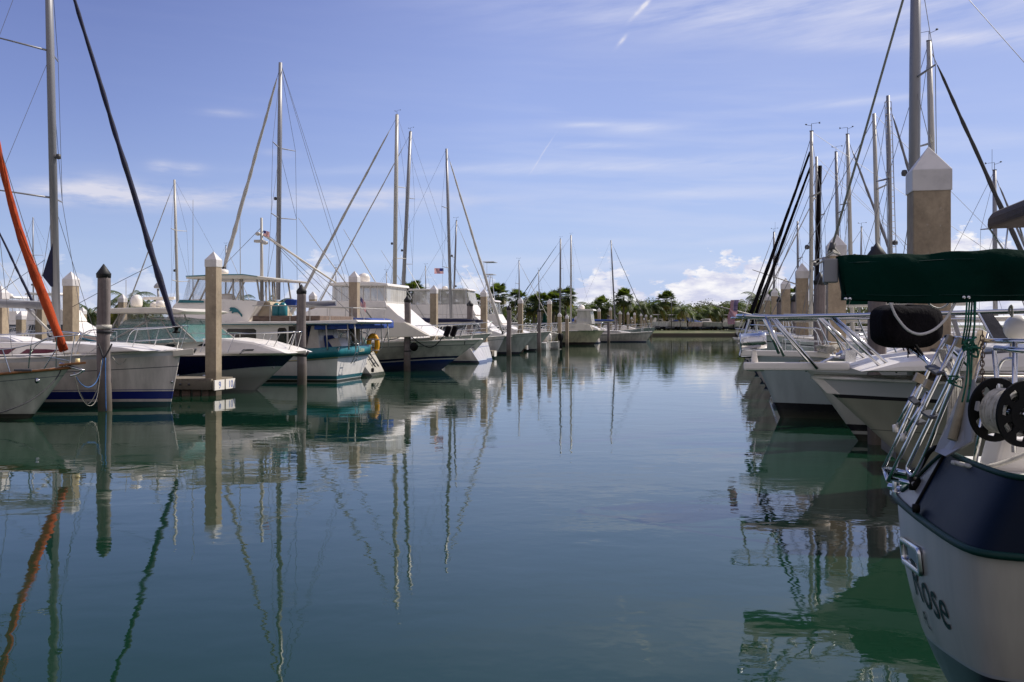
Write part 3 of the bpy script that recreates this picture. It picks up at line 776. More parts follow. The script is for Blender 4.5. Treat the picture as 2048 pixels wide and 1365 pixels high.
o = MB(); o.box(b.at(519,483), (.35,.25,.10)); o.lathe([(.02,0),(.12,.03),(.12,.12),(.02,.15)], b.at(530,490,.1), 10); o.lathe([(.02,0),(.1,.03),(.1,.12),(.02,.15)], b.at(516,472,.1), 10); o.build('mast_light', 'mastwhite', ms)
MB().tube([b.at(527,470), b.at(672,566)], [.05,.035], 6).build('cargo_boom', 'cream', b.e)
for q in ((700,600),(716,642),(640,585)): b.wire(b.at(525,462), b.at(*q), .01, 'wire', 'stay')
b.wire(b.at(523,455), b.at(420,560,1.2), .009, 'wire', 'stay')
for p, q, nm in (((386,600,.8),(386,400,.8),'w'),((481,600,1.4),(480,430,1.4),'w')):
    MB().tube([b.at(*p), b.at(*q)], [.022,.008], 5).build('whip_antenna', 'mastwhite', b.e)
MB().prism(b.xz([(505,643),(640,643),(640,632),(505,632)], 1.72), 1.72, 0).build('deck_box_rail', 'oldwood', b.e, bevel=.02)
for px, h in ((553,.5),(566,.52),):
    MB().lathe([(.0,0),(.16,.0),(.17,.05),(.17,h*.72),(.1,h*.92),(.05,h),(0.01,h)], b.at(px,633,1.2), 14).build('gas_bottle', 'teal', b.e)
MB().prism(b.xz([(496,643),(512,601),(535,604),(545,640)], 1.0), 1.0, .3).build('canvas_cover', 'tan', b.e, bevel=.06)
MB().prism(b.xz([(560,612),(570,598),(592,600),(590,614)], .5), .5, .3).build('blue_tarp', 'blue', b.e, bevel=.06)
o = MB()
for sg in (-1, 1):
    o.tube(spline([b.at(505,612,1.8*sg) if sg>0 else Vector((b.at(505,612,1.8).x,-1.8,b.at(505,612,1.8).z)), Vector((b.at(600,612,1.8).x,1.8*sg,b.at(600,612,1.8).z)), Vector((b.at(706,616,1.8).x,1.8*sg,b.at(706,616,1.8).z))], 3), .018, 5)
    for px in (540, 580, 620, 660, 704):
        A = b.at(px,643,1.8); B_ = b.at(px,614,1.8); o.tube([(A.x, 1.8*sg, A.z), (B_.x, 1.8*sg, B_.z)], .015, 5)
A = b.at(706,616,1.8); o.tube([(A.x,1.8,A.z),(A.x,-1.8,A.z)], .018, 5); o.build('deck_rail', 'mastwhite', b.e)
o = MB()
for px in (655, 698, 712):
    for sg in (-1, 1):
        A = b.at(px,700,w+.1); B_ = b.at(px-3,646,w+.1); MB().tube([(A.x, A.y*sg, A.z), (B_.x, B_.y*sg, B_.z)], .025, 6).build('cockpit_post', 'mastwhite', b.e)

MB().prism(b.xz([(612,698),(622,652),(634,652),(640,698)], 1.0), 1.0, 0).build('door_curtain', 'white', b.e, bevel=.04)
MB().prism(b.xz([(636,700),(633,652),(655,652),(690,700)], -.6), .5, 0).build('cockpit_tarp', 'blue', b.e, bevel=.06)
MB().prism(b.xz([(648,698),(648,680),(668,676),(678,698)], .8), .45, .1).build('deck_chair', 'white', b.e, bevel=.03)
MB().prism(b.xz([(628,660),(704,658),(704,651),(628,651)], w+.05), w+.05, 0).build('blue_awning', 'blue', b.e, bevel=.03)
boatD = b
# ------------------------------------------------------------------ generic craft for the farther berths
def cabin_sf(b, bridge=True, top=True, m='white', x0=.22, x1=.70, tower=False, enc='vinyl', h1=1.15, outr=True, soft=0):
    """sportfishing house: raked front running down to the foredeck, flybridge and hardtop"""
    L = b.L; w = b.beam/2*.72; zd = b.sheer(.45)
    a, c = L*x0, L*x1
    b.trunk([(a, zd-.05), (c+.5, zd+.12), (c-.9, zd+.55), (c-2.2, zd+h1+.15), (a+.2, zd+h1+.15), (a, zd+h1)], w, .12, m, 'deckhouse', bevel=.06,
            windows=[[(a+.6, zd+.45), (c-1.6, zd+.55), (c-2.2, zd+h1-.1), (a+.6, zd+h1-.1)]], wm='glass')
    if bridge:
        z = zd+h1+.15; p, q = a+.3, c-2.4
        b.trunk([(p, z), (q+.35, z), (q-.1, z+.75), (p+.1, z+.75)], w*.85, .1, m, 'flybridge', bevel=.05)
        if enc: MB().prism([(p+.2, z+.75), (q-.1, z+.75), (q-.35, z+1.75), (p+.3, z+1.75)], w*.78, 0).build('bridge_enclosure', enc, b.e)
        if top: MB().prism([(p-.1, z+1.75), (q-.2, z+1.75), (q-.35, z+1.87), (p, z+1.87)], w*.85, 0).build('hardtop', m, b.e, bevel=.02)
        o = MB()
        for sg in (-1, 1):
            for x in (p+.1, (p+q)/2, q-.4): o.tube([(x, sg*w*.8, z+.7), (x, sg*w*.8, z+1.8)], .025, 5)
        o.build('hardtop_posts', 'steel', b.e)
        MB().lathe([(.18,0),(.22,.05),(.2,.18),(.05,.24)], ((p+q)/2, 0, z+1.87), 10).build('radar_dome', 'white', b.e)
        if outr:
            for sg in (-1, 1): MB().tube([(p+1.2, sg*w, z-.2), (p-1.8, sg*(w+.7), z+4.6)], [.03,.012], 5).build('outrigger', 'mastwhite', b.e)
        if tower:
            o = MB(); zt = z+1.87
            for sg in (-1, 1):
                for x, x2 in ((p+.1, p+.6), (q-.5, q-.9)):
                    o.tube([(x, sg*w*.8, z-.6), (x2, sg*w*.42, zt+2.1)], .03, 5)
                for f in (.3, .6, .95):
                    zz = z+(zt+2.1-z)*f; o.tube([(p+.1+.5*f, sg*w*(.8-.36*f), zz), (q-.5-.4*f, sg*w*(.8-.36*f), zz)], .022, 5)
            o.box(((p+q)/2-.1, 0, zt+2.1), (q-p-.9, w*.95, .06)); o.box(((p+q)/2-.1, 0, zt+3.1), (q-p-.7, w*1.0, .06))
            for sg in (-1,1): o.tube([((p+q)/2-.5, sg*w*.4, zt+2.1), ((p+q)/2-.5, sg*w*.4, zt+3.1)], .02, 5)
            o.build('tuna_tower', 'steel', b.e)
def outboard(b, x, y, z, m='black', s=1.):
    o = MB(); c = Vector((x, y, z))
    o.lathe([(.02,.62),(.14,.60),(.19,.5),(.2,.25),(.16,.08),(.1,0),(.02,0)], c, 12); o.box(c+Vector((-.02,0,-.35)), (.13,.09,.7)); o.box(c+Vector((-.1,0,-.5)), (.3,.16,.03))
    return o.build('outboard_motor', m, b.e, bevel=.0)
def sloop(label, px, topy, base_px, Y, head, L=10.5, xm=.58, hullc=(.60,.55,.49), boot=(.012,.02,.1), mm='alu', r=.08, furl='mastwhite', furlr=.05, cover=None, bowpx=None, turn=0, free=1.15, sl=.95, zt=None, vane=True, booml=.4, fore=True, fdx=None, spread=(.36,.68), trans=.35):
    if head < 0 and base_px > 1450:
        dist = min(.45*L, max(1.2, (base_px-1440)*Y/F-.9)); xm = 1-dist/L
    b = Boat('sailboat', label, 'sailboat', base_px, Y, head, L, refx=L*xm, turn=turn, group='sailboats at their berths')
    hm = hull_mat('hull_'+label[:12], hullc, bands=[(.12,.17,(.6,.6,.6)), (-9,.12,boot)], sheers=[(.2,.23,boot)])
    b.hull(free*1.12, free*.9, free*.95, L*.31, .7, hm, trans=trans, tw=.7, full=.5, rub='white', rubr=.03)
    zd = b.sheer(.5)
    b.trunk([(L*.3, zd-.05), (L*.82, zd-.02), (L*.72, zd+.2), (L*.6, zd+.36), (L*.32, zd+.42)], L*.095, .3, bevel=.05,
            windows=[[(L*.4, zd+.12), (L*.66, zd+.12), (L*.62, zd+.26), (L*.4, zd+.28)]])
    top = b.at(px, topy, 0); base = Vector((L*xm, 0, zd+.3))
    b.mast(base, top, r, mm, spread=spread, sl=sl, fore=(Vector((L-.15 if fdx is None else L*xm+fdx, 0, b.sheer(1)+.05)) if fore else None), furl=furl if fore else None, furlr=furlr, wr=.006, vane=vane)
    b.boom(base+Vector((-.1,0,.9)), base+Vector((-L*booml,0,.95)), .06, mm, cover, .34)
    b.stanchions(L*.08, L*.9, .6, 7); b.rail(L*.88, L*.985, .6, .014, 2, mid=False, name='pulpit', front=.05)
    o = MB(); y, z = b.edge(.5)
    o.tube([(1.2, -y, z), (1.2, -y, z+.6), (.4, -y*.9, z+.62), (.4, y*.9, z+.62), (1.2, y, z+.6), (1.2, y, z)], .014, 5); o.build('pushpit', 'steel', b.e)
    return b
def motor(label, px, Y, head, L=11., hullc=(.60,.56,.50), boot=(.012,.015,.05), free=1.2, over=1.3, cat='motorboat', name='motorboat', **k):
    b = Boat(name, label, cat, px, Y, head, L, group='motorboats at their berths')
    b.hull(free*1.2, free*.9, free*.85, L*.32, over, hull_mat('hull_'+label[:12], hullc, bands=[(-9,.16,boot)], sheers=[(.22,.25,(.3,.3,.3))]), flare=.95, full=.45, powr=2., tw=.85, rubr=.035)
    b.rail(L*.55, L*.99, .65, .02, 5, front=.1, lean=.25)
    return b

# ---- left row, farther boats
SF = hull_mat('hull_sportfish', (.64,.63,.57), bands=[(.30,.40,(.01,.015,.06)),(.24,.30,(.6,.6,.6)),(-9,.24,(.006,.03,.16))], sheers=[(.0,.22,(.80,.75,.72)),(.22,.25,(.16,.17,.17))])
b = Boat('sportfishing_yacht', 'large white sportfishing yacht with clear flybridge curtains and bare sloping windshield', 'sportfishing yacht', 962, 46.4, 1, 14.)
b.hull(1.42, 1.25, 1.2, 4.6, 1.9, SF, flare=1.0, full=.45, powr=1.9, tw=.85, rub='white', rubr=.05, deck='white', bandf=lambda z, t: z-.25*sm((t-.6)/.4))
b.trunk(b.xz([(560,685),(862,672),(846,663),(808,643),(772,610),(745,611),(640,612),(560,640)], -1.75), 1.75, .12, 'white', 'deckhouse', bevel=.06,
        windows=[])
MB().prism(b.xz([(770,645),(808,645),(850,668),(862,673),(770,676)], -1.84), 1.85, .12).build('windshield_cover', 'cream', b.e, bevel=.04)
b.trunk(b.xz([(655,618),(775,616),(770,602),(660,602)], -1.6), 1.6, .08, 'white', 'flybridge', bevel=.04)
MB().prism(b.xz([(664,604),(773,608),(773,571),(665,571)], -1.5), 1.5, 0).build('bridge_enclosure', 'vinyl', b.e)
o = MB()
for i in range(8):
    for sg in (-1, 1):
        A = b.at(668+i*14.5, 604, -1.51); B_ = b.at(668+i*14.5, 572, -1.51); o.tube([(A.x, A.y*sg, A.z), (B_.x, B_.y*sg, B_.z)], .022, 5)
o.build('curtain_frames', 'white', b.e)
MB().prism(b.xz([(658,572),(776,572),(774,567),(745,564),(690,564),(660,566)], -1.65), 1.65, 0).build('hardtop', 'white', b.e, bevel=.03)
MB().lathe([(.26,0),(.3,.08),(.27,.16),(.3,.2),(.2,.36),(.02,.42)], b.at(728,564,0), 14).build('radar_dome', 'white', b.e)
MB().sheet(b.xz([(736,655),(738,640),(766,642),(768,655)], -1.75), -1.80, .03).build('side_window', 'blue', b.e)
for q in (((772,640),(700,300),-.3),):
    pass
for sg in (-1, 1):
    A = b.at(745,640,-1.9); MB().tube([(A.x, sg*1.9, A.z), (A.x-3.2, sg*2.8, A.z+4.6)], [.035,.012], 6).build('outrigger', 'mastwhite', b.e)
    MB().lathe([(.0,0),(.2,0),(.2,.02),(.0,.03)], b.at(828,694,-1.9*1.0) if sg < 0 else (b.at(828,694,-1.9).x, 1.9, b.at(828,694,-1.9).z), 12, Matrix.Rotation(R(90), 3, 'X')).build('hawse_hole', 'black', b.e)
b.rail(8.2, 13.6, .72, .022, 7, front=.35, lean=.35, mid=False)
o = MB(); 
for px in (895, 908): o.box(b.at(px,663,-.9), (.22,.3,.5), Matrix.Rotation(.35, 3, 'Y'))
o.build('rail_cushion', 'blackcloth', b.e, bevel=.05)
boatE = b
b = motor('white motor yacht with dark navy bottom, its bow just behind the large sportfishing yacht', 982, 55.5, 1, 13., hullc=(.52,.56,.52), boot=(.008,.012,.07), free=1.35, over=1.5); 
cabin_sf(b, bridge=False, m='cream', x0=.1, x1=.6, h1=.7)
# sailboat with the yellow life ring
YS = hull_mat('hull_ring_sloop', (.56,.53,.47), bands=[(-9,.12,(.02,.03,.03))], sheers=[(.3,.32,(.2,.2,.2))])
b = Boat('sailboat', 'tall masted white sailboat with sunlit reverse transom, behind the teal and white trawler', 'sailboat', 758, 41.6, -1, 12., ref='stern')
b.hull(1.5, 1.1, 1.15, 3.7, .8, YS, trans=.75, tw=.62, full=.5)
b.trunk([(3., 1.05), (9.6, 1.15), (8.4, 1.45), (3.2, 1.55)], 1.1, .3, windows=[[(4, 1.2), (8, 1.25), (7.6, 1.38), (4, 1.4)]])
b.mast(b.at(556,600), b.at(561,126), .13, 'alu', spread=(.345,.64), sl=1.3, sweep=.12, fore=b.at(446,545), furl='mastwhite', furlr=.085, back=b.at(745,700), wr=.008)
b.wire(b.at(562,130), b.at(690,560), .008, 'wire', 'backstay')
b.boom(b.at(562,612), b.at(672,606), .09, 'alu')
o = MB()
for sg in (-1, 1): o.tube(spline([(2.2, sg*1.3, 1.15), (2.1, sg*1.3, 1.75), (.95, sg*1.05, 1.75), (.9, sg*1.0, 1.15)], 4), .018, 6); 
o.tube([(.95,-1.05,1.75),(.95,1.05,1.75)], .018, 6); o.build('pushpit', 'steel', b.e)
o = MB()
for yy in (-.3, .1): o.tube([(.55,yy,.95),(.12,yy,.35)], .03, 6)
for z in (.5,.7,.9): o.tube([(.15+.5*(z-.35)/.6-.06,-.3,z),(.15+.5*(z-.35)/.6-.06,.1,z)], .025, 5)
o.build('stern_ladder', 'darkgrey', b.e)
MB().prism([(.35,-.5),(.7,-.5),(.75,.25),(.42,.25)], .04, 0).build('rudder', 'darkgrey', b.e, bevel=.01)
boatF = b
MB().prism(b.xz([(664,655),(770,657),(769,641),(755,637),(690,636),(668,641)], 0), 1.25, 0).build('bimini_top', 'blue', b.e, bevel=.08)
o = MB()
for sg in (-1, 1):
    for p, q in (((672,655),(690,700)),((760,655),(742,700)),((715,655),(716,700))):
        A = b.at(*p, 0); B_ = b.at(*q, 0); MB().tube([(A.x,sg*1.2,A.z),(B_.x,sg*1.25,B_.z)], .018, 5).build('bimini_post', 'steel', b.e)
MB().prism(b.xz([(640,690),(720,690),(700,662),(660,660)], 0), 1.1, .2).build('spray_hood', 'clear', b.e)
MB().tube(b.xz([(640,690),(660,660),(700,662),(720,690)], 0) and [b.at(640,690,1.15), b.at(662,661,.95), b.at(700,662,.95), b.at(720,690,1.15)], .03, 6).build('hood_frame', 'white', b.e)
# horseshoe life ring on its stern
q = boatF.e.matrix_basis @ Vector(0 for _ in range(3)) if False else None
lb = MB(); W_ = P(746, 689, 41.2)
pts = [(-.14*1.0, 0, -.42)]; 
pts = [(.15*math.sin(a)*1.15, 0, .36*math.cos(a)) for a in [R(-158+316*i/20) for i in range(21)]]
lb.tube(pts, .105, 10, True); o = lb.build('life_ring', 'yellow', None); o.location = W_; o.rotation_euler = (0, 0, .15)
tag(o, 'yellow horseshoe life ring on the sailboat stern rail', 'life ring')
for zz in (-.25, .2): 
    s_ = MB().box((0,0,zz), (.52,.27,.05)).build('strap', 'flagwhite', o, bevel=.01)

b = sloop('white sloop with navy boom cover and sunlit transom behind the large sportfishing yacht', 794, 230, 788, 57, -1, L=12.5, xm=.42, r=.16, cover='navy', furlr=.09, free=1.1, sl=1.2, mm='mastwhite', booml=.38, boot=(.008,.012,.07), trans=.6)
b = sloop('grey masted sloop whose mast rakes aft between two taller rigs', 821, 264, 802, 60, -1, L=12., xm=.45, r=.15, mm='alu', furlr=.05, free=1.1, cover='navy', booml=.42, zt=0)
b = sloop('small white sloop with plumb bow and pale furled jib sloping down right', 893, 298, 903, 64, 1, L=10.5, xm=.665, r=.13, mm='alu', furlr=.09, free=1.25, boot=(.004,.06,.07), hullc=(.6,.6,.62))
b = sloop('thin dark masted sloop right behind the plumb bow sloop mast', 913, 442, 905, 72, 1, L=9.5, r=.09, mm='mastdark', furlr=.03)
b = sloop('small pale sloop with a mast left of the trawler bridge', 349, 360, 357, 55, -1, L=9.5, r=.10, mm='mastwhite', furlr=.04)
b = sloop('small sloop with thin mast seen between the orange sail and the left edge', 66, 435, 67, 72, -1, L=9, r=.06, mm='alu', furlr=.03)
b = sloop('small sloop with short mast above the plumb bows, left of the tuna tower', 1038, 522, 1039, 92, 1, L=8.5, r=.075, mm='alu', furlr=.03)
b = sloop('tiny masted sloop behind the tuna tower', 1077, 541, 1080, 110, -1, L=8.5, r=.07, mm='alu', furlr=.03)
b = sloop('dark masted sloop left of the green sail cover', 1121, 478, 1120, 113, -1, L=10.5, xm=.3, r=.14, mm='mastdark', furl='green', furlr=.05)
b = sloop('white masted sloop with green and blue sail covers in front of the pale yacht', 1142, 471, 1142, 115, -1, L=11, xm=.3, r=.14, mm='mastwhite', cover='blue', furlr=.03, booml=.45, free=1.4)
MB().lathe([(.5,0),(.42,.5),(.22,1.4),(.16,1.9),(.02,1.95)], (b.L*.58, 0, 1.5), 10).build('mast_cover', 'green', b.e)
b = sloop('slim sloop with mast leaning just right of the pale yacht enclosure', 1222, 481, 1231, 122, 1, L=10.5, r=.12, mm='mastdark', furl='rope_dark', furlr=.04)
b = sloop('distant sloop with short mast left of the rising flag', 851, 533, 853, 100, -1, L=8, r=.07, furlr=.03)
b = sloop('distant sloop with short mast above the sportfishing hardtop', 773, 545, 774, 90, 1, L=8, r=.06, furlr=.03)
b = sloop('distant sloop with stubby mast right of the trawler mast', 672, 536, 672, 84, -1, L=8, r=.07, furlr=.03)
b = sloop('distant sloop seen under the trawler hardtop', 452, 492, 451, 86, 1, L=9, r=.08, furlr=.03)
b = sloop('distant dark rigged sloop at the left edge with navy furled headsail', -40, 380, -42, 50, 1, L=10, r=.08, furl='navy', furlr=.07)

b = motor('second sportfishing yacht with sunlit sloping windshield and curtained bridge', 1074, 71, 1, 13., free=1.3, cat='sportfishing yacht', name='sportfishing_yacht', hullc=(.5,.53,.5)); cabin_sf(b, x0=.28, x1=.84, h1=1.5)
b = motor('tuna tower sportfishing boat with a tall steel frame', 1102, 80, 1, 12., free=1.3, cat='sportfishing boat', name='sportfishing_boat', hullc=(.5,.53,.5)); cabin_sf(b, x0=.5, x1=.86, tower=True, enc='vinyl2', h1=.9)
b = motor('white cabin cruiser with bow right of the tuna tower boat', 1112, 86, 1, 11., free=1.2, cat='cabin cruiser'); cabin_sf(b, bridge=False, x0=.2, x1=.8, h1=1.)
# outboard skiffs, sterns to the channel
b = Boat('skiff', 'low skiff with a white outboard motor tilted at its stern', 'skiff', 1096, 83, -1, 6., ref='stern'); b.hull(.8,.6,.6,2.2,.7,hull_mat('hull_skiff',(.6,.6,.6)),tw=.9,rubr=.03); outboard(b,-.1,0,.75,'white',1)
b = Boat('skiff', 'low skiff with a black outboard motor in front of the pale yacht hull', 'skiff', 1119, 86, -1, 6., ref='stern'); b.hull(.85,.6,.65,2.2,.7,hull_mat('hull_skiff2',(.4,.4,.4)),tw=.9,rubr=.03); outboard(b,-.1,-.35,.75,'black',1); outboard(b,-.1,.35,.75,'black',1)
PY = hull_mat('hull_pale_yellow', (.66,.62,.42), bands=[(-9,.28,(.03,.02,.03))], rough=.3)
b = Boat('motor_yacht', 'pale yellow motor yacht with dark bottom and vinyl bridge enclosure, alone at mid distance', 'motor yacht', 1209, 104, 1, 14.5)
b.hull(1.52, 1.42, 1.35, 4.6, 1.1, PY, flare=1.0, full=.5, rub='white', rubr=.05)
b.trunk(b.xz([(1112,662),(1186,662),(1180,651),(1160,646),(1120,650)], -1.5), 1.5, .1, 'cream', 'deckhouse', bevel=.05)
MB().prism(b.xz([(1152,648),(1184,648),(1180,621),(1155,621)], -1.3), 1.3, 0).build('bridge_enclosure', 'vinyl', b.e)
MB().prism(b.xz([(1151,621.5),(1187,621.5),(1185,618.5),(1153,618.5)], -1.4), 1.4, 0).build('hardtop', 'white', b.e)
MB().lathe([(.3,0),(.36,.1),(.32,.3),(.02,.5)], b.at(1163,619,0), 12).build('radar_dome', 'white', b.e)
MB().prism(b.xz([(1176,650),(1196,658),(1196,661),(1176,661)], -1.2), 1.2, 0).build('windshield_cover', 'white', b.e, bevel=.03)
b.rail(7.5, 14.2, .8, .03, 6, front=.2)
MB().prism(b.xz([(1124,656),(1128,650),(1139,652),(1141,657)], -1.7), .6, 0).build('yellow_cover', 'yellow', b.e, bevel=.1)
b = motor('grey hulled motorboat beyond the pale yellow yacht bow', 1273, 128, 1, 10., hullc=(.42,.45,.43), free=1.3); cabin_sf(b, bridge=False, x0=.2, x1=.65, h1=.7)
b = motor('farthest motorboat of the left row, dark anchor at its bow', 1314, 150, 1, 10., hullc=(.36,.42,.40), free=1.5); MB().box((9.9,0,1.75),(1.1,.3,.35)).build('anchor','darkgrey',b.e,bevel=.05); cabin_sf(b, bridge=False, x0=.2, x1=.65, h1=.6)
b = Boat('sailboat', 'small white reverse transom sailboat between two timber pilings near the pale yacht', 'sailboat', 1228, 122, -1, 9., ref='stern'); b.hull(1.4,1.1,1.1,3.,.7,hull_mat('hull_small_rt',(.62,.6,.58)),trans=.8,tw=.6); outboard(b,-.1,-.6,1.0,'black',1)
b.trunk([(2.,1.05),(7,1.1),(6.4,1.45),(2.2,1.5)],.9,.3)
# inner clutter seen under booms at the left
for px, Y, L, lb, cfg in ((60,66,10,'white motorboat with railings far behind the orange sail',dict(bridge=True,enc='vinyl2',x0=.1,x1=.7)),
    (215,74,11,'white motorboat with tan top between the two left pilings',dict(bridge=True,enc='vinyl2',x0=.1,x1=.6)),
    (330,66,11,'white motorboat hidden behind the hardtop of the navy cruiser',dict(bridge=True,enc='vinyl2',x0=.1,x1=.6)),
    (655,60,11,'white motorboat behind the cockpit of the trawler',dict(bridge=False,x0=.1,x1=.6)),
    (880,82,11,'white motorboat with dark canopy behind the navy sail cover',dict(bridge=True,enc='navy',x0=.2,x1=.7,h1=.9)),
    (-60,48,11,'white motorboat near the left picture edge behind the boom',dict(bridge=False,x0=.1,x1=.6))):
    b = motor(lb, px, Y, 1, L, free=1.2); cabin_sf(b, **cfg)

# ---- right row, farther boats
b = sloop('right row sailboat with a long overhanging bow and twin black furled headsails', 1623, 264, 1622, 30.5, -1, L=11, xm=.70, r=.085, mm='mastwhite', furl=None, hullc=(.40,.47,.44), free=1.66, boot=(.01,.012,.02), cover='green')
bt = b; 
for (a, c, nm) in (((1620,304),(1492,655),0),((1621,334),(1503,655),1)):
    A = b.at(*c, -.12 if nm else 0); B_ = b.at(*a); pts = []; rr = []
    for i in range(30):
        f = i/29; pts.append(A.lerp(B_, f)); rr.append(.062*(1.1-.6*f)*(1+.07*math.sin(i*2.1)))
    MB().tube(pts, rr, 8).build('furled_sail', 'blackcloth', b.e)
b = sloop('right row sailboat with light slim mast beside a black wrapped mast', 1633, 314, 1635, 37, -1, L=10, r=.085, mm='mastwhite', furl=None)
b = sloop('right row sailboat whose mast is wrapped in black from top to boom', 1640, 332, 1629, 34, -1, L=9.5, r=.115, mm='blackcloth', furl=None, vane=False, spread=())
b = sloop('right row sailboat with short mast at the crossing black stays', 1548, 465, 1548, 62, -1, L=9.5, r=.10, mm='alu', furlr=.03)
b = sloop('right row sailboat with short mast between black stays and the third piling', 1595, 443, 1597, 56, -1, L=9.5, r=.09, mm='alu', furlr=.03)
b = sloop('right row sailboat with mast rising behind the piling at the green boom end', 1672, 305, 1679, 42, -1, L=10, r=.10, mm='alu', furlr=.03)
b = sloop('right row sailboat with dark furled headsail sloping right, left of the mast with steps', 1695, 270, 1706, 33, 1, L=8, xm=.3, fdx=2.3, r=.095, mm='mastwhite', furl='mastdark', furlr=.06)
b = sloop('right row sailboat with thick pale mast left of the mast with steps', 1748, 228, 1761, 29, -1, L=10.5, r=.09, mm='mastwhite', furl=None)
b = sloop('right row sailboat with steps up its mast and dark furled headsail sloping right', 1776, 192, 1784, 26, 1, L=8.5, xm=.36, fdx=1.75, r=.08, mm='alu', furl='mastdark', furlr=.055)
o = MB(); a = b.at(1769,205,.0); c = b.at(1779,520,.0)
for sgx in (0, .16): o.tube([a+Vector((sgx,-.05,0)), c+Vector((sgx,-.05,0))], .012, 4)
for i in range(26): p = a.lerp(c, i/25); o.tube([p+Vector((0,-.05,0)), p+Vector((.16,-.05,0))], .01, 4)
o.build('mast_steps', 'steel', b.e)
b = sloop('right row sailboat with pale mast behind the huge piling and long dark furled headsail', 1858, 84, 1873, 23, 1, L=8.5, xm=.33, r=.10, mm='mastwhite', furl='rope_dark', furlr=.062, fdx=2.8)
b = sloop('right row sailboat with slim mast behind the brown canopy', 1989, 342, 1991, 30, 1, L=9, xm=.35, fdx=2., r=.09, mm='alu', furl='mastdark', furlr=.05)
b = sloop('right row small sailboat with short mast above the green boom cover', 1723, 455, 1719, 55, -1, L=8.5, r=.07, mm='alu', furlr=.03)
for px, Y, lb, hc in ((1545,44,'right row motorboat behind the black stays with green canvas',(.5,.52,.5)),(1560,62,'right row motorboat with low cabin beyond the crossing stays',(.6,.6,.6)),(1530,86,'farthest right row motorboat before the seawall',(.6,.6,.6)),(1690,37,'right row motorboat with white cabin behind the tall pilings',(.62,.6,.6))):
    b = motor(lb, px, Y, -1, 10., hullc=hc, free=1.15); cabin_sf(b, bridge=(Y < 40), enc='vinyl2', x0=.15, x1=.6, h1=.8, outr=False)
    if Y == 44: MB().prism([(5.5,1.1),(7.5,1.15),(7.2,1.5),(5.7,1.5)], 1., .2).build('canvas_cover', 'green', b.e, bevel=.08)

# ---- right row, near boats
bl = (.012,.012,.016)
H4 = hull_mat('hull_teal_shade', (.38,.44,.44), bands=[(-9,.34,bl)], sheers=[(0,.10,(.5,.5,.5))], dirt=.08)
b = Boat('sailboat', 'near right sailboat with plumb bow, broad black boot stripe and tall grey mast', 'sailboat', 1504, 22.8, -1, 11.)
b.hull(1.50, 1.25, 1.25, 3.5, .62, H4, full=.5, powr=2.)
b.trunk([(3.2,1.25),(9.,1.3),(7.8,1.62),(3.4,1.72)], 1.1, .3, windows=[[(4,1.38),(8,1.42),(7.4,1.55),(4,1.58)]])
b.mast(Vector((b.at(1826,600).x, 0, 1.6)), b.at(1832,-120), .165, 'alu', spread=(.41,.66), sl=1.1, fore=None, back=(0.2,0,1.3), wr=.008)
b.rail(9.4, 10.9, .6, .016, 2, mid=False, name='pulpit')
a = MB(); a.tube([b.at(1478,712), b.at(1530,716), b.at(1560,728)], .04, 6); a.slab([b.at(1500,716,-.2),b.at(1530,722,-.25),b.at(1560,733,.05),b.at(1505,728,.2)], .05); a.build('anchor', 'darkgrey', b.e)
MB().slab([b.at(1482,708,-.12), b.at(1520,706,-.14), b.at(1520,706,.14), b.at(1482,708,.12)], .07).build('bow_roller', 'steel', b.e)
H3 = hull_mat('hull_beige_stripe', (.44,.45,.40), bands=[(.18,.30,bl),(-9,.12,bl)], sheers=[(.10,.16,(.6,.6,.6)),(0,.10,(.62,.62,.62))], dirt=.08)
b = Boat('motor_yacht', 'second near motor yacht with bow platform over a double black boot stripe', 'motor yacht', 1602, 18.3, -1, 12.)
b.hull(1.42, 1.25, 1.2, 4.2, 1.0, H3, flare=1.0, full=.45, powr=1.9, rub='white', rubr=.03, deck='white')
MB().slab([b.at(1480,712,-.22), b.at(1660,716,-.3), b.at(1660,716,.3), b.at(1480,712,.22)], -.11).build('bow_platform', 'white', b.e, bevel=.02)
o = MB()
for sg in (-1, 1):
    pts = [b.at(1472,636,.25), b.at(1520,637,.45), b.at(1640,638,.9), b.at(1790,638,1.4), b.at(1990,640,1.7)]
    o.tube(spline([(p.x, p.y*sg, p.z) for p in pts], 4), .019, 6)
    for a_, c_ in (((1568,711,.4),(1530,637,.45)),((1480,712,.2),(1500,637,.35)),((1690,716,.9),(1655,638,.95)),((1800,720,1.4),(1760,638,1.3))):
        A = b.at(*a_); B_ = b.at(*c_); o.tube([(A.x,A.y*sg,A.z),(B_.x,B_.y*sg,B_.z)], .016, 5)
A = b.at(1472,636,.25); o.tube([A, Vector((A.x+.08,0,A.z)), (A.x,-A.y,A.z)], .019, 6); o.build('bow_rail', 'steel', b.e)
b.trunk([(3.,1.3),(9.3,1.42),(8.6,1.72),(7.2,1.95),(3.2,2.2)], 1.5, .25, name='deckhouse', bevel=.08)
o = MB(); 
for i in range(40):
    a_ = i*.55; o.v or None
q = b.at(1655,708,.3)
o.tube([q+Vector((.16*math.cos(i*.7)*(1+.3*math.sin(i*1.3)), .16*math.sin(i*.7), .03+.002*i+.02*math.sin(i*2.1))) for i in range(60)], .014, 5); o.build('rope_coil', 'rope_white', b.e)
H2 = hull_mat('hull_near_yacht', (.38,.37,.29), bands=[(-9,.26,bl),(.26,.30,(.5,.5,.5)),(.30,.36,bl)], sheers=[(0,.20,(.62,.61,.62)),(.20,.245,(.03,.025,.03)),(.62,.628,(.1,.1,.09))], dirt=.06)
b = Boat('motor_yacht', 'nearest motor yacht with long steel bow rail and polished cylinder on its pulpit', 'motor yacht', 1628, 12.2, -1, 11.)
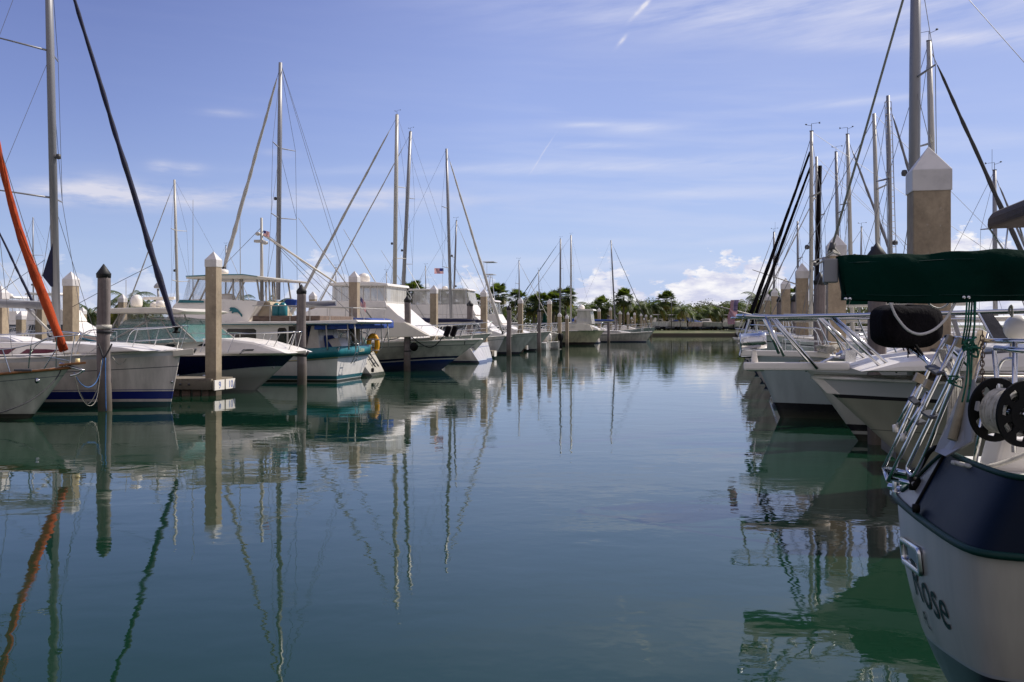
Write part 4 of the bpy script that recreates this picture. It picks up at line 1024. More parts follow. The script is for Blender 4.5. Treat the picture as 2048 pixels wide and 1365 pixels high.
b.hull(1.46, 1.38, 1.25, 4.0, 1.55, H2, flare=1.0, full=.42, powr=1.9, rub='white', rubr=.022, deck='white', draft=.5)
MB().slab([b.at(1487,741,-.20), b.at(1700,742,-.26), b.at(1700,742,.26), b.at(1487,741,.20)], -.10).build('bow_platform', 'white', b.e, bevel=.025)
MB().prism(b.xz([(1625,757),(1700,757),(1700,792),(1655,788)], .1), .05, 0).build('platform_bracket', 'white', b.e, bevel=.01)
o = MB()
for sg in (-1, 1):
    pts = [b.at(1489,632,.18), b.at(1535,634,.30), b.at(1650,632,.7), b.at(1800,629,1.15), b.at(2048,622,1.6), b.at(2300,615,1.75)]
    o.tube(spline([(p.x, p.y*sg, p.z) for p in pts], 5), .0235, 8)
    for a_, c_ in (((1635,738,.28),(1546,634,.32)),((1568,712,.5),(1532,634,.3)),((1795,745,.9),(1665,632,.72)),((1762,735,1.0),(1660,632,.7)),((1950,745,1.3),(1830,629,1.2))):
        A = b.at(*a_); A.z = max(A.z, 1.42); B_ = b.at(*c_); o.tube([(A.x,A.y*sg,A.z),(B_.x,B_.y*sg,B_.z)], .019, 8)
A = b.at(1489,632,.18); o.tube(spline([A, Vector((A.x+.07,A.y*.5,A.z)), Vector((A.x+.07,-A.y*.5,A.z)), (A.x,-A.y,A.z)], 4), .0235, 8); o.build('bow_rail', 'steel', b.e)
# polished cylinder on a foot
c0 = b.at(1507,683,0); rot = Matrix.Rotation(R(90), 3, 'Y') @ Matrix.Rotation(R(0), 3, 'X')
rot = Matrix.Rotation(R(4), 3, 'Y') @ Matrix.Rotation(R(-90), 3, 'Y')
o = MB().lathe([(.02,-.17),(.095,-.165),(.112,-.155),(.112,-.148),(.102,-.14),(.100,.06),(.106,.065),(.106,.15),(.098,.155),(.085,.14),(.02,.13)], c0, 24, rot); o.build('pulpit_lamp', 'steel', b.e)
o = MB(); ft = b.at(1512,741,0); o.prism([(ft.x+.10,ft.z-.01),(ft.x-.10,ft.z-.01),(ft.x-.03,ft.z+.06),(ft.x-.005,ft.z+.25),(ft.x+.05,ft.z+.25),(ft.x+.06,ft.z+.06)], .05, 0); o.build('lamp_foot', 'white', b.e, bevel=.015)
MB().tube([b.at(1610,742,0), b.at(1668,714,.02)], .035, 6, True, .5).build('anchor_shank', 'steel', b.e)
o = MB(); o.box(b.at(1700,712,.1), (.12,.1,.14)); o.tube([b.at(1672,710,0), b.at(1700,700,.05), b.at(1712,712,0)], .02, 5); o.lathe([(0,0),(.07,0),(.05,.05),(.07,.1),(0,.1)], b.at(1690,718,.0), 12); o.build('windlass', 'steel', b.e)
MB().slab([b.at(1816,742,.5), b.at(1888,742,.5), b.at(1884,722,.5), b.at(1820,722,.5)], .04).build('chock_plate', 'white', b.e, bevel=.01)
b.trunk(b.xz([(1712,742),(2400,742),(2400,640),(2150,655),(2040,700),(1900,712),(1790,722)], .9), 1.2, .35, name='foredeck_cabin', bevel=.08, windows=[b.xz([(2060,722),(2350,722),(2350,690),(2120,692)], .9)])
MB().prism(b.xz([(1925,705),(2048,700),(2300,680),(2300,690),(2048,712),(1925,715)], 1.0), 1.1, 0).build('dark_trim', 'darkgrey', b.e, bevel=.02)
MB().lathe([(.0,0),(.13,.0),(.12,.05),(.05,.08),(0,.08)], b.at(1707,686,-.9), 10)
boatG = b
# brown canopy
cp = MB(); pr = [(1973,457),(1975,440),(1983,427),(1996,421),(2100,418),(2300,420),(2300,430),(2100,430),(2010,432),(1997,445),(1990,456)]
cp.prism(b.xz([(1972,459),(1974,440),(1982,427),(1996,421),(2060,419),(2300,424),(2300,452),(2060,456)], -.9), .9, 0).build('bimini_top', 'browncloth', b.e, bevel=.05)
for sg in (-1, 1):
    o = MB()
    for p, q in (((1978,456),(2010,505)),((2018,435),(2010,505)),((2060,456),(2060,640)),((2010,505),(2060,640)),((2060,456),(2018,435)),((2035,440),(2060,520))):
        A = b.at(*p, -.85); B_ = b.at(*q, -.85); o.tube([(A.x,sg*.85,A.z),(B_.x,sg*.85,B_.z)], .012, 5)
    o.build('bimini_frame', 'steel', b.e)
# ------------------------------------------------------------------ foreground sailboat (stern to the channel)
b = Boat('sailboat', 'closest sailboat, navy and white stern lettered Rose with folded ladder and rails', 'sailboat', 1024, 4.91, 1, 10., refx=0, turn=2.65)
b.O = Vector((2.015, 4.93, 0)); b.e.location = b.O
inv = Matrix.Rotation(-b.th, 3, 'Z')
def W(px, py, Y): return inv @ (P(px, py, Y)-b.O)
zl = [1.15, 1.0, .8, .6, .45, .3, .15, 0, -.2, -.5]
x0l = [0, .01, .03, .07, .11, .17, .25, .36, .6, 1.0]
wl = [.80, .80, .785, .75, .70, .62, .50, .36, .2, .03]
def lerpl(xs, ys, v):
    for i in range(len(xs)-1):
        if xs[i] >= v >= xs[i+1]: f = (xs[i]-v)/(xs[i]-xs[i+1]); return ys[i]+(ys[i+1]-ys[i])*f
    return ys[0] if v > xs[0] else ys[-1]
outl = spline([(0,0,0),(.004,.35,0),(.014,.65,0),(.035,.85,0),(.075,.95,0),(.16,1.01,0),(.4,1.07,0),(.9,1.22,0),(2,1.5,0),(4,1.8,0),(6.5,1.6,0),(8.6,.9,0),(9.8,.12,0)], 5)
def outpt(o, z, side):
    x0 = lerpl(zl, x0l, z); w_ = lerpl(zl, wl, z); f = min(1, o.x/2.5)
    w2 = w_+(.80*min(1, max(.1, (z+.5)/1.1))**.5-w_)*sm(f)
    return (x0*(1-o.x/10)+o.x, side*o.y*w2, z)
zs_ = [1.15-1.65*i/24 for i in range(25)]
vs = []; ring = [(o, -1) for o in reversed(outl)]+[(o, 1) for o in outl[1:]]
for z in zs_:
    for o, sd in ring: vs.append(outpt(o, z, sd))
n = len(ring); fs = [(j*n+i, j*n+i+1, (j+1)*n+i+1, (j+1)*n+i) for j in range(24) for i in range(n-1)]
me = bpy.data.meshes.new('hull'); me.from_pydata(vs, [], fs)
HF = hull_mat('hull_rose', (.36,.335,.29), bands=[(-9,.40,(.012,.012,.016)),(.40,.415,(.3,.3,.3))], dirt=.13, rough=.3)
me.materials.append(HF)
a1 = me.attributes.new('band', 'FLOAT', 'POINT'); a2 = me.attributes.new('ds', 'FLOAT', 'POINT')
a1.data.foreach_set('value', [v[2]-.22*max(0,min(1,(.7-v[1])/1.5)) for v in vs]); a2.data.foreach_set('value', [5.]*len(vs))
me.polygons.foreach_set('use_smooth', [True]*len(fs)); me.update(); o = bpy.data.objects.new('hull', me); C.objects.link(o); o.parent = b.e
# bulwark: navy band above the rub rail, pale where it steps down on the far half of the transom
M['navyhull'] = mat('navy_gelcoat', (.002,.007,.018), .4, var=.15, scale=(2,2,2), spec=.1)
M['palehull'] = mat('pale_gelcoat', (.24,.24,.25), .3, var=.08, scale=(2,2,2))
def topz(o, sd):
    if sd > 0 or o.x < .05:
        y = sd*o.y*.8
        return 1.46-.27*sm((y-.12)/.5) if o.x < .6 or sd > 0 else 1.46
    return 1.46
mb = MB(); vs = []; cols = 7
for o, sd in ring:
    tz = topz(o, sd); p = outpt(o, 1.15, sd)
    for k in range(cols):
        f = k/(cols-1); z = 1.15+(tz-1.15)*f
        vs.append((p[0]+.16*f*(tz-1.15)/.31, p[1]*(1-.05*f), z))
for i in range(n-1):
    ymid = (vs[i*cols][1]+vs[(i+1)*cols][1])/2
    mb.m = 1 if (ymid > .14) else 0
    mb.add([vs[i*cols+k] for k in range(cols)]+[vs[(i+1)*cols+k] for k in range(cols)], [(k, k+1, cols+k+1, cols+k) for k in range(cols-1)], True)
mb.build('bulwark', ['navyhull', 'palehull'], b.e)
MB().tube([(vs[i*cols][0]-.012, vs[i*cols][1]*1.012, 1.15) for i in range(n)], .017, 8).build('rub_rail', 'letter', b.e)
MB().tube([vs[i*cols+cols-1] for i in range(n)], .014, 8).build('toe_rail', 'letter', b.e)
# black line where the navy ends
k = min(range(n), key=lambda i: abs(vs[i*cols][1]-.14)+(9 if ring[i][0].x > 1 else 0))
MB().tube([Vector(vs[k*cols+j])+Vector((-.006,0,0)) for j in range(cols)], .008, 6).build('black_trim', 'black', b.e)
# deck with cockpit
dk = MB(); dv = []
for o in outl: p = outpt(o, 1.15, 1); dv.append((p[0]+.14, p[1]*.955))
vv = []
for x, y in dv:
    for f in (-1, -.6, 0, .6, 1): vv.append((x, y*f, 1.385+.02*(1-f*f)-(.2 if f > .9 and x < .6 else 0)))
m_ = len(dv); dk.add(vv, [(i*5+j, i*5+j+1, i*5+j+6, i*5+j+5) for i in range(m_-1) for j in range(4)], False); dk.build('deck', 'deck', b.e)
b.trunk([(1.9,1.38),(8.,1.4),(6.6,1.75),(2.2,1.95)], .95, .2, name='coachroof', bevel=.06)
o = MB()
for sg in (-1, 1): o.prism([(.55,1.40),(1.9,1.40),(1.9,1.60),(.6,1.56)], .05, 0); 
bpc = o.build('cockpit_coaming', 'white', b.e, bevel=.03)
MB().tube(spline([W(1905,925,4.75), W(1960,935,4.6), W(2010,925,4.6), W(2060,905,4.6)], 5), .012, 6).build('deck_rope', 'rope_white', b.e)
# lettering and port
def tsurf(y, z): 
    y_ = y
    f = abs(y)/lerpl(zl, wl, z)
    xx = 0
    for q in range(len(outl)-1):
        if outl[q].y <= f <= outl[q+1].y: g = (f-outl[q].y)/max(1e-6, outl[q+1].y-outl[q].y); xx = outl[q].x+(outl[q+1].x-outl[q].x)*g; break
    return lerpl(zl, x0l, z)+xx
def onT(x, y, yc, zb, off=-.004): return (tsurf(yc-x, zb+y)+off, yc-x, zb+y)
text_on('Rose', .275, lambda x, y: onT(x*1.25, y*1.0, .0, .69), 'letter', 'name_lettering', b.e)
text_on('FL.', .10, lambda x, y: onT(x*1.2, y, .17, .56), 'letter', 'port_lettering', b.e)
def rr(w, h, r, k=5):
    out = []
    for cx, cy, a0 in ((w-r, h-r, 0), (-w+r, h-r, 90), (-w+r, -h+r, 180), (w-r, -h+r, 270)):
        for i in range(k+1): a = R(a0+90*i/k); out.append((cx+r*math.cos(a), cy+r*math.sin(a)))
    return out
po = rr(.24, .072, .03); pi_ = rr(.205, .045, .02)
mk = MB(); A = [onT(x, y+.08*x, .27, .90, -.006) for x, y in po]; A2 = [onT(x, y+.08*x, .27, .90, -.022) for x, y in po]; B2 = [onT(x, y+.08*x, .27, .90, -.022) for x, y in pi_]; B_ = [onT(x, y+.08*x, .27, .90, -.004) for x, y in pi_]
k = len(po)
for u, v in ((A, A2), (A2, B2), (B2, B_)): mk.add(u+v, [(i, (i+1)%k, k+(i+1)%k, k+i) for i in range(k)], True)
pf = mk.build('port_frame', 'steel', b.e)
MB().add([onT(x, y+.08*x, .27, .90, -.0045) for x, y in pi_], [tuple(range(k))]).build('port_glass', 'glass', pf)
for yy_, zz_ in ((-.45,.42),):
    MB().lathe([(0,0),(.018,0),(.018,.008),(0,.008)], onT(0,0,yy_,zz_), 10, Matrix.Rotation(R(-90),3,'Y')).build('through_hull', 'steel', b.e)
cl = MB(); q = Vector((.62,-.72,1.44)); cl.tube(spline([q+Vector((-.09,0,.035)), q+Vector((-.04,0,.03)), q+Vector((.04,0,.03)), q+Vector((.09,0,.035))],4), .009, 8); cl.box(q+Vector((0,0,.0)), (.06,.025,.05)); cl.build('cleat', 'steel', b.e)
# stern fittings
o = MB(); q = W(1792,975,5.65); o.tube([q+Vector((0,0,-.03)), q+Vector((0,0,.05))], .022, 10); o.tube([q+Vector((.05,-.06,0)), q+Vector((-.03,.04,.0))], .018, 8); o.box(q+Vector((.03,-.03,-.03)), (.12,.10,.03)); o.build('stern_bracket', 'steel', b.e, bevel=.004)
MB().tube(spline([W(1822,945,5.3), W(1840,935,5.2), W(1858,905,5.1), W(1872,895,5.0)], 5), .013, 6).build('black_hose', 'black', b.e)
q = W(1829,968,5.25); MB().lathe([(0,-.03),(.035,-.025),(.035,.025),(0,.03)], q, 12, Matrix.Rotation(R(90),3,'Y')).build('rubber_buffer', 'black', b.e)
q = W(1832,1017,4.97); MB().lathe([(0,-.02),(.022,-.015),(.022,.015),(0,.02)], q, 12, Matrix.Rotation(R(90),3,'Y')).build('rubber_buffer', 'black', b.e)
# folded swim ladder
lad = MB(); r_ = .0115
A = [W(1767,937,5.62), W(1800,868,5.55), W(1858,740,5.45), W(1892,674,5.38)]
Bq = [W(1776,963,5.45), W(1812,889,5.38), W(1872,765,5.25), W(1914,677,5.2)]
Cc = [W(1929,693,5.0), W(1893,775,5.08), W(1850,862,5.2), W(1822,920,5.28), W(1815,938,5.30), W(1822,950,5.26), W(1832,945,5.2), W(1858,890,5.1), W(1893,800,4.98), W(1932,700,4.9)]
for pl in (A, Bq): lad.tube(pl, r_, 8)
lad.tube(spline(Cc, 4), r_, 8)
lad.tube([A[0], Bq[0]], r_, 8); lad.tube([W(1771,937,5.6), W(1816,947,5.3)], .013, 8); lad.tube([W(1784,958,5.45), W(1828,968,5.22)], .013, 8)
l1 = lad.build('swim_ladder', 'steel', b.e)
for p, q in (((1791,858,5.5),(1838,768,5.4)), ((1807,876,5.4),(1856,785,5.3))):
    MB().tube([W(*p), W(*q)], r_, 8).build('ladder_leg', 'steel', l1)
    MB().lathe([(0,-.02),(.015,-.018),(.017,.02),(0,.025)], W(*p), 10).build('end_cap', 'white', l1)
for p, q, w_ in (((1860,737,5.4),(1884,752,5.2),.05), ((1852,828,5.3),(1872,840,5.1),.05), ((1822,800,5.4),(1836,812,5.3),.03), ((1826,842,5.45),(1845,852,5.3),.05)):
    a_, c_ = W(*p), W(*q); o = MB().slab([a_+Vector((-w_/2,0,0)), c_+Vector((-w_/2,0,0)), c_+Vector((w_/2,0,.01)), a_+Vector((w_/2,0,.01))], .014); o.build('ladder_tread', 'darkgrey', l1)
for px, py, Y in ((1838,757,5.4),(1858,770,5.3),(1901,681,5.25),(1921,686,5.1)):
    MB().box(W(px,py,Y), (.045,.05,.05), Matrix.Rotation(.4,3,'Y')).build('wood_block', 'tan', l1, bevel=.004)
# pushpit, posts
o = MB()
o.tube([W(1945,681,5.0), W(2030,683,4.75), W(2300,690,4.4)], .0125, 8); o.tube([W(1990,696,4.75), W(2045,702,4.6), W(2300,712,4.35)], .0135, 8)
o.tube([W(2030,684,4.75), W(2029,775,4.7), W(2028,905,4.7)], .0125, 8); o.tube([W(1988,700,4.85), W(1996,780,4.85), W(1998,915,4.85)], .012, 8)
o.tube(spline([W(1993,760,4.9), W(1998,735,4.9), W(2010,719,4.85), W(2030,718,4.8)], 5), .008, 6)
o.tube([W(1903,720,5.3), W(1893,674,5.38)], .010, 6); o.tube([W(1892,674,5.35), W(1945,681,5.0)], .0115, 8); o.tube([W(1862,735,5.5), W(1832,692,5.8)], .010, 6)
o.build('pushpit', 'steel', b.e)
MB().tube([W(1904,880,4.85), W(1964,664,4.95)], .022, 10).build('stern_post', 'tan', b.e)
MB().tube([W(1915,880,4.9), W(1976,668,5.0)], .008, 8).build('stern_post', 'steel', b.e)
MB().slab([W(1873,905,5.0), W(1895,915,4.85), W(1948,885,4.75), W(1962,800,4.8), W(1950,760,4.85), W(1925,785,5.0)], .012).build('white_board', 'palehull', b.e, bevel=.003)
MB().slab([W(1957,628,5.3), W(1985,628,5.3), W(2022,678,5.2), W(1985,680,5.2)], .01).build('solar_panel', 'solar', b.e)
MB().tube([W(1957,627,5.28), W(1988,684,5.18)], .006, 5).build('panel_frame', 'steel', b.e)
MB().prism([(.30,1.40),(.52,1.40),(.50,1.56),(.34,1.56)], .12, 0).build('fuel_locker', 'white', b.e, bevel=.02)
# boom with green cover, hardware, sheet
c0 = W(1673,515,5.0); zt0 = c0.z; bo_y = c0.y
bx0 = c0.x; bx1 = bx0+3.5
MB().tube([(bx0+.03, bo_y, 2.36), (bx1, bo_y, 2.40)], .045, 10, True, 1.25).build('boom', 'alu', b.e)
vs = []; nb = 110; ns = 26
for i in range(nb+1):
    f = i/nb; x = bx0+.0+(bx1-bx0)*f; zt_ = 2.442+.11*f+.004*math.sin(f*40)+.004*math.sin(f*93); zb_ = 2.215-.03*f*.6+.003*math.sin(f*25)+.008*math.cos(f*27.5)
    if i == 0: zz_ = None
    for j in range(ns):
        u = j/(ns-1)          # 0 bottom near side .. 1 bottom far side over the ridge
        h = math.sin(math.pi*u)**.45; sd = -1 if u < .5 else 1
        wd = .068*(1-.72*(h**5))*(1+.10*math.sin(x*14+j*.45)+.07*math.sin(x*37-j*.5)+.05*math.sin(x*61+j*.9)); 
        xx = x+(.038*(1-h) if i == 0 else 0)
        vs.append((xx, bo_y+sd*wd*(1 if h < .999 else 0), zb_+(zt_-zb_)*h))
fs = [(i*ns+j, i*ns+j+1, (i+1)*ns+j+1, (i+1)*ns+j) for i in range(nb) for j in range(ns-1)]+[tuple(range(ns))]
cv = MB().add(vs, fs, True).build('sail_cover', 'green', b.e)
for zz_ in (2.245, 2.405):
    MB().tube([(bx0+.02+(bx1-bx0-.03)*i/60, bo_y-.0735*(1 if zz_ < 2.3 else .62)-.001, zz_-.012*i/60*(1 if zz_ < 2.3 else -7)+.002*math.sin(i*.9)) for i in range(61)], .0016, 4).build('seam', 'letter', cv)
for xs_ in (.42, .86, 1.6, 2.3):
    pass
for px, py in ((1692,598),(1700,598),(1918,596),(1927,596)):
    q = W(px, py, 4.92); q.y = bo_y-.073; MB().lathe([(0,-.003),(.0085,-.003),(.0085,.003),(0,.004)], q, 10, Matrix.Rotation(R(90),3,'X')).build('snap_button', 'steel', cv)
o = MB(); q = W(1664,530,5.02); o.box(Vector((bx0-.03, bo_y, 2.37)), (.07,.05,.12)); o.tube([Vector((bx0-.06,bo_y,2.44)), Vector((bx0-.05,bo_y,2.30))], .012, 6); o.build('boom_end_fitting', 'alu', b.e, bevel=.006)
o = MB()
for i in range(5): o.tube([Vector((bx0-.05+.006*i, bo_y+.02*math.sin(i*2.), 2.44+.012*i)), Vector((bx0-.02, bo_y-.03*math.cos(i), 2.46+.01*i)), Vector((bx0+.02, bo_y+.02, 2.45))], .006, 5)
o.tube([Vector((bx0-.03,bo_y,2.44)), Vector((bx0-.10,bo_y-.01,2.40)), Vector((bx0-.06,bo_y,2.42))], .004, 5); o.build('rope_knot', 'rope_white', b.e)
a_ = Vector((bx0-.03, bo_y, 2.46)); d_ = (W(1806,0,4.9)-a_); 
MB().tube([a_, a_+d_*.04], .016, 6).build('lift_shackle', 'darkgrey', b.e)
MB().tube([a_, a_+d_*10.2], .0062, 6).build('topping_lift', 'mastwhite', b.e)
tp = a_+d_*10.2; MB().tube([(tp.x, bo_y, 1.4), (tp.x, bo_y, tp.z+.1)], [.09,.07], 12).build('mast', 'mastwhite', b.e)
o = MB()
for x1, x2, Y in ((1934,1924,4.80),(1939,1929,4.84),(1944,1934,4.88),(1951,1943,4.8),(1948,1946,4.84)):
    o.tube([W(x1,604,Y), W((x1+x2)/2+2,650,Y), W(x2,690,Y+.0)], .0045, 6)
o.build('main_sheet', 'rope_green', b.e)
o = MB(); rq = random.Random(3)
for i in range(9):
    c = W(1940+rq.uniform(-6,7), 692+rq.uniform(-5,14), 4.8); o.tube(spline([c+Vector((rq.uniform(-.03,.03),rq.uniform(-.02,.02),rq.uniform(-.035,.035))) for _ in range(4)], 4), .0055, 6)
for x1, x2 in ((1936,1924),(1944,1934),(1938,1936)): o.tube(spline([W(x1,700,4.8), W((x1+x2)/2+3,760,4.78), W(x2,805,4.76)], 4), .0045, 6)
o.tube(spline([W(1898,765,4.95), W(1908,770,4.93), W(1924,776,4.85)], 3), .005, 6)
for i in range(5):
    c = W(1902+rq.uniform(-6,6), 764+rq.uniform(-6,6), 4.93); o.tube(spline([c+Vector((rq.uniform(-.02,.02),rq.uniform(-.02,.02),rq.uniform(-.02,.02))) for _ in range(4)], 3), .0045, 5)
o.build('sheet_tail', 'rope_green', b.e)
o = MB()
for i in range(16):
    c = W(1965-.6*math.sin(i), 668+i*8.5, 4.9); o.tube([c+Vector((.010*math.cos(t)*(1 if i%2 else .3), .010*math.cos(t)*(.3 if i%2 else 1), .017*math.sin(t))) for t in [k*math.pi/4 for k in range(9)]], .003, 5, False)
o.build('chain', 'oldwood', b.e)
o = MB()
for i in range(7): o.tube(spline([W(1900+3.5*i,760,5.1+.01*i), W(1898+3*i+2*math.sin(i*2),820,5.1), W(1892+4*i,890,5.05)], 4), .008, 5)
for i in range(7): o.tube(spline([W(1878+3*i,700,5.4), W(1880+4*i,720+6*math.sin(i),5.35), W(1900+3.5*i,762,5.1)], 4), .007, 5)
o.build('hanging_rope', 'rope_white', b.e)
boatR = b
def world(v): return Matrix.Translation(boatR.O) @ Matrix.Rotation(boatR.th, 4, 'Z') @ v
# rope reel
c = P(1991, 820, 4.55); ax = Vector((.27,-.96,-.03)).normalized()
e = empty('rope_reel', c, 0); tag(e, 'black spoked reel wound with white rope on the closest stern', 'rope reel')
q_ = ax.to_track_quat('Z', 'Y').to_matrix()
for off in (0, .17):
    o = MB(); k = 40
    for (ra, rb) in ((.146, .120), (.072, .028)):
        v_ = []; 
        for z in (-.006, .006):
            for r2 in (ra, rb):
                for j in range(k): t = 2*math.pi*j/k; v_.append(q_ @ Vector((r2*math.cos(t), r2*math.sin(t), z+off)))
        o.add(v_, [(j, (j+1)%k, k+(j+1)%k, k+j) for j in range(k)]+[(2*k+j, 3*k+j, 3*k+(j+1)%k, 2*k+(j+1)%k) for j in range(k)]+[(j, 2*k+j, 2*k+(j+1)%k, (j+1)%k) for j in range(k)]+[(k+j, k+(j+1)%k, 3*k+(j+1)%k, 3*k+j) for j in range(k)])
    for s_ in range(8):
        t = s_*math.pi/4+.2; v_ = []
        for z in (-.005, .005):
            for r2, wd in ((.066, .30), (.095, .13), (.125, .24)):
                for sg in (-1, 1): v_.append(q_ @ Vector((r2*math.cos(t+sg*wd), r2*math.sin(t+sg*wd), z+off)))
        o.add(v_, [(0,1,3,2),(2,3,5,4),(6,8,9,7),(8,10,11,9),(0,2,8,6),(2,4,10,8),(1,7,9,3),(3,9,11,5)])
    o.build('flange', 'black', e)
o = MB(); pts = []
for lay, rad in ((0, .088), (1, .097)):
    for i in range(14*24):
        t = i/24*2*math.pi; f = i/(14*24); z = .012+.146*(f if lay == 0 else 1-f)
        pts.append(q_ @ Vector(((rad+.0015*math.sin(i*.37))*math.cos(t), (rad+.0015*math.sin(i*.37))*math.sin(t), z)))
o.tube(pts, .0055, 6); o.build('wound_rope', 'rope_white', e)
MB().tube([q_ @ Vector((0,0,-.08)), q_ @ Vector((0,0,.25))], .012, 8).build('axle', 'steel', e)
MB().tube([q_ @ Vector((0,0,-.07)), q_ @ Vector((0,0,-.07))+Vector((.0,.1,-.28))], .012, 8).build('bracket', 'steel', e)
# covered grill
gc = P(1811, 653, 6.0); o = MB(); vs = []; nu, nv = 36, 16
for i in range(nv+1):
    ph = -math.pi/2+math.pi*i/nv
    for j in range(nu):
        t = 2*math.pi*j/nu; cz = math.sin(ph); cc = math.cos(ph)
        sx = math.copysign(abs(math.cos(t))**.55, math.cos(t))*cc**.45; sy = math.copysign(abs(math.sin(t))**.6, math.sin(t))*cc**.45; szz = math.copysign(abs(cz)**.6, cz)
        k = 1+.03*math.sin(t*9+cz*3)+.02*math.sin(t*17)
        low = 1 if cz > -.4 else 1+.18*(cz+.4)
        vs.append(gc+Vector((sx*.198*k*low, sy*.14*k*low, szz*.125*(1+.05*math.sin(t*5)))))
o.add([v-gc for v in vs], [(i*nu+j, i*nu+(j+1)%nu, (i+1)*nu+(j+1)%nu, (i+1)*nu+j) for i in range(nv) for j in range(nu)], True)
e = empty('covered_grill', gc, .15); tag(e, 'bulky black fabric cover tied underneath, hanging on the stern rail below the green boom', 'grill cover')
o.build('fabric_cover', 'blackcloth', e)
o = MB(); 
for k_ in range(6): a0 = Vector((-.05+.02*k_,-.05,-.115)); o.tube([a0, a0+Vector((.02*math.sin(k_*2),-.02,-.03-.02*(k_%3)))], .004, 5)
o.build('tie_string', 'blackcloth', e)
MB().tube([Vector((.02,.0,-.12)), Vector((.12,-.2,-.28))], .012, 6).build('mounting_arm', 'steel', e)
# grey hose loop
pts = [(1781,607),(1787,622),(1795,637),(1815,660),(1840,669),(1868,660),(1889,641),(1902,622),(1911,604)]
o = MB().tube(spline([P(x, y, 4.86) for x, y in pts], 5), .0068, 8).build('hose', 'grey'); o.data.materials[0] = M['captop']
tag(o, 'pale hose hanging in a loop from the green covered boom', 'hose')
o = MB().tube(spline([P(x, y, 5.1) for x, y in ((1857,607),(1866,614),(1880,617),(1892,612),(1898,606))], 5), .005, 6).build('hose', 'captop'); tag(o, 'short slack hose tucked under the green covered boom', 'hose')
# white fender ball
e = empty('fender_ball', P(2036, 657, 5.0), 0); tag(e, 'white round fender hung beside the stern rail at the right edge', 'fender')
MB().lathe([(.068*math.sin(math.pi*i/14)+.0005, -.068*math.cos(math.pi*i/14)) for i in range(15)], (0,0,0), 20).build('ball', 'white', e)
MB().tube(spline([Vector((-.03,0,.06)), Vector((-.045,0,.09)), Vector((-.03,.0,.11)), Vector((-.035,-.01,-.0)), Vector((-.04,0,-.16))], 4), .006, 6).build('lanyard', 'rope_white', e)
# pen of flags
def putflag(px, py, Y, w_, h_, rz, label, hang=0., pole=None):
    f = flagmesh(w_, h_, True, hang); f.location = P(px, py, Y); f.rotation_euler = (0, 0, rz); tag(f, label, 'flag', 'flags flying on the boats')
    if pole: MB().tube([(0,0,.1), (pole[0],0,-pole[1])], .015, 5).build('staff', 'mastwhite', f)
    return f
M['flagred_'], M['flagwhite_'], M['flagblue_'] = M['flagred'], M['flagwhite'], M['flagblue']
M['flagred'] = cloth('faded_red', (.42,.10,.12)); M['flagwhite'] = cloth('faded_white', (.50,.42,.45)); M['flagblue'] = cloth('faded_blue', (.16,.12,.22))
f = putflag(1478, 600, 26.5, .88, .22, .2, 'faded striped flag hanging limp over the channel on the right side', hang=.6, pole=None)
f.rotation_euler = (0, R(88), .1)
M['flagred'], M['flagwhite'], M['flagblue'] = M['flagred_'], M['flagwhite_'], M['flagblue_']
f = putflag(720, 592, 44.3, .42, .40, .3, 'striped flag beside the concrete piling above the blue canvas', hang=.85, pole=(0,1.0))
putflag(887, 537, 66, -.6, .36, .1, 'small red striped flag flying between two sailboat rigs', hang=-.0)
putflag(527, 461, 38.2, .26, .2, .1, 'tiny dark flag high on the trawler mast', hang=.3)
# diagonal rods above the right bow
for p, q, Y, nm, lb in (((1398,603),(1548,642),27.5,'outrigger_pole','pale pole reaching left over the channel, carrying the limp flag'),((1505,540),(1632,582),34,'outrigger_pole','pale double pole crossing the black furled sails'),):
    o = MB().tube([P(p[0],p[1],Y), P(q[0],q[1],Y+.5)], [.012,.03], 6).build(nm, 'mastwhite'); tag(o, lb, 'pole')
# ------------------------------------------------------------------ mooring lines
def line(pts, r, m, label, sub=5, nm='mooring_line'):
    o = MB().tube(spline([P(*p) for p in pts], sub), r, 6).build(nm, m); tag(o, label, 'rope'); return o
line([(150,748,22.6),(158,782,23),(176,808,23.5),(192,785,23.9),(200,750,24.1),(206,716,24.2)], .014, 'rope_dark', 'black slack line from the green hull bow to the timber piling')
line([(150,752,22.6),(160,790,23),(178,812,23.5),(194,795,23.9),(203,720,24.1)], .005, 'rope_white', 'thin white slack line sagging beneath the black one at the timber piling')
line([(148,746,22.6),(160,766,23),(176,775,23.5),(192,765,23.9),(203,735,24.1),(206,716,24.15)], .010, 'rope_blue', 'light blue line sagging between the green hull bow and the timber piling')
line([(211,716,24.15),(211,760,24.1),(212,823,24.1)], .012, 'rope_blue', 'blue rope running straight down the weathered timber piling')
line([(197,688,24.2),(203,705,24.15),(207,716,24.1),(216,704,24.15),(224,688,24.2)], .02, 'rope_dark', 'black rope yoke around the top half of the weathered timber piling')
line([(125,732,22.4),(112,758,22),(80,788,21.5),(40,812,21),(-30,836,20.6)], .014, 'rope_dark', 'black line hanging across the pale green bow')
line([(225,714,24.6),(234,727,24.8),(241,729,25),(250,722,25.2),(258,706,25.4)], .010, 'rope_white', 'white loop of rope hanging on the striped sailboat side')
line([(165,716,24.0),(198,692,24.2)], .008, 'rope_white', 'short grey line from the bow rail up to the timber piling')
line([(145,614,26),(225,571,26),(306,530,26)], .007, 'rope_dark', 'long thin sheet from the mast to the navy furled sail')
line([(822,672,45.4),(835,684,45.6),(857,695,45.8),(872,690,45.8),(887,673,45.8)], .022, 'rope_dark', 'dark line sagging from the timber piling to the large sportfishing yacht')
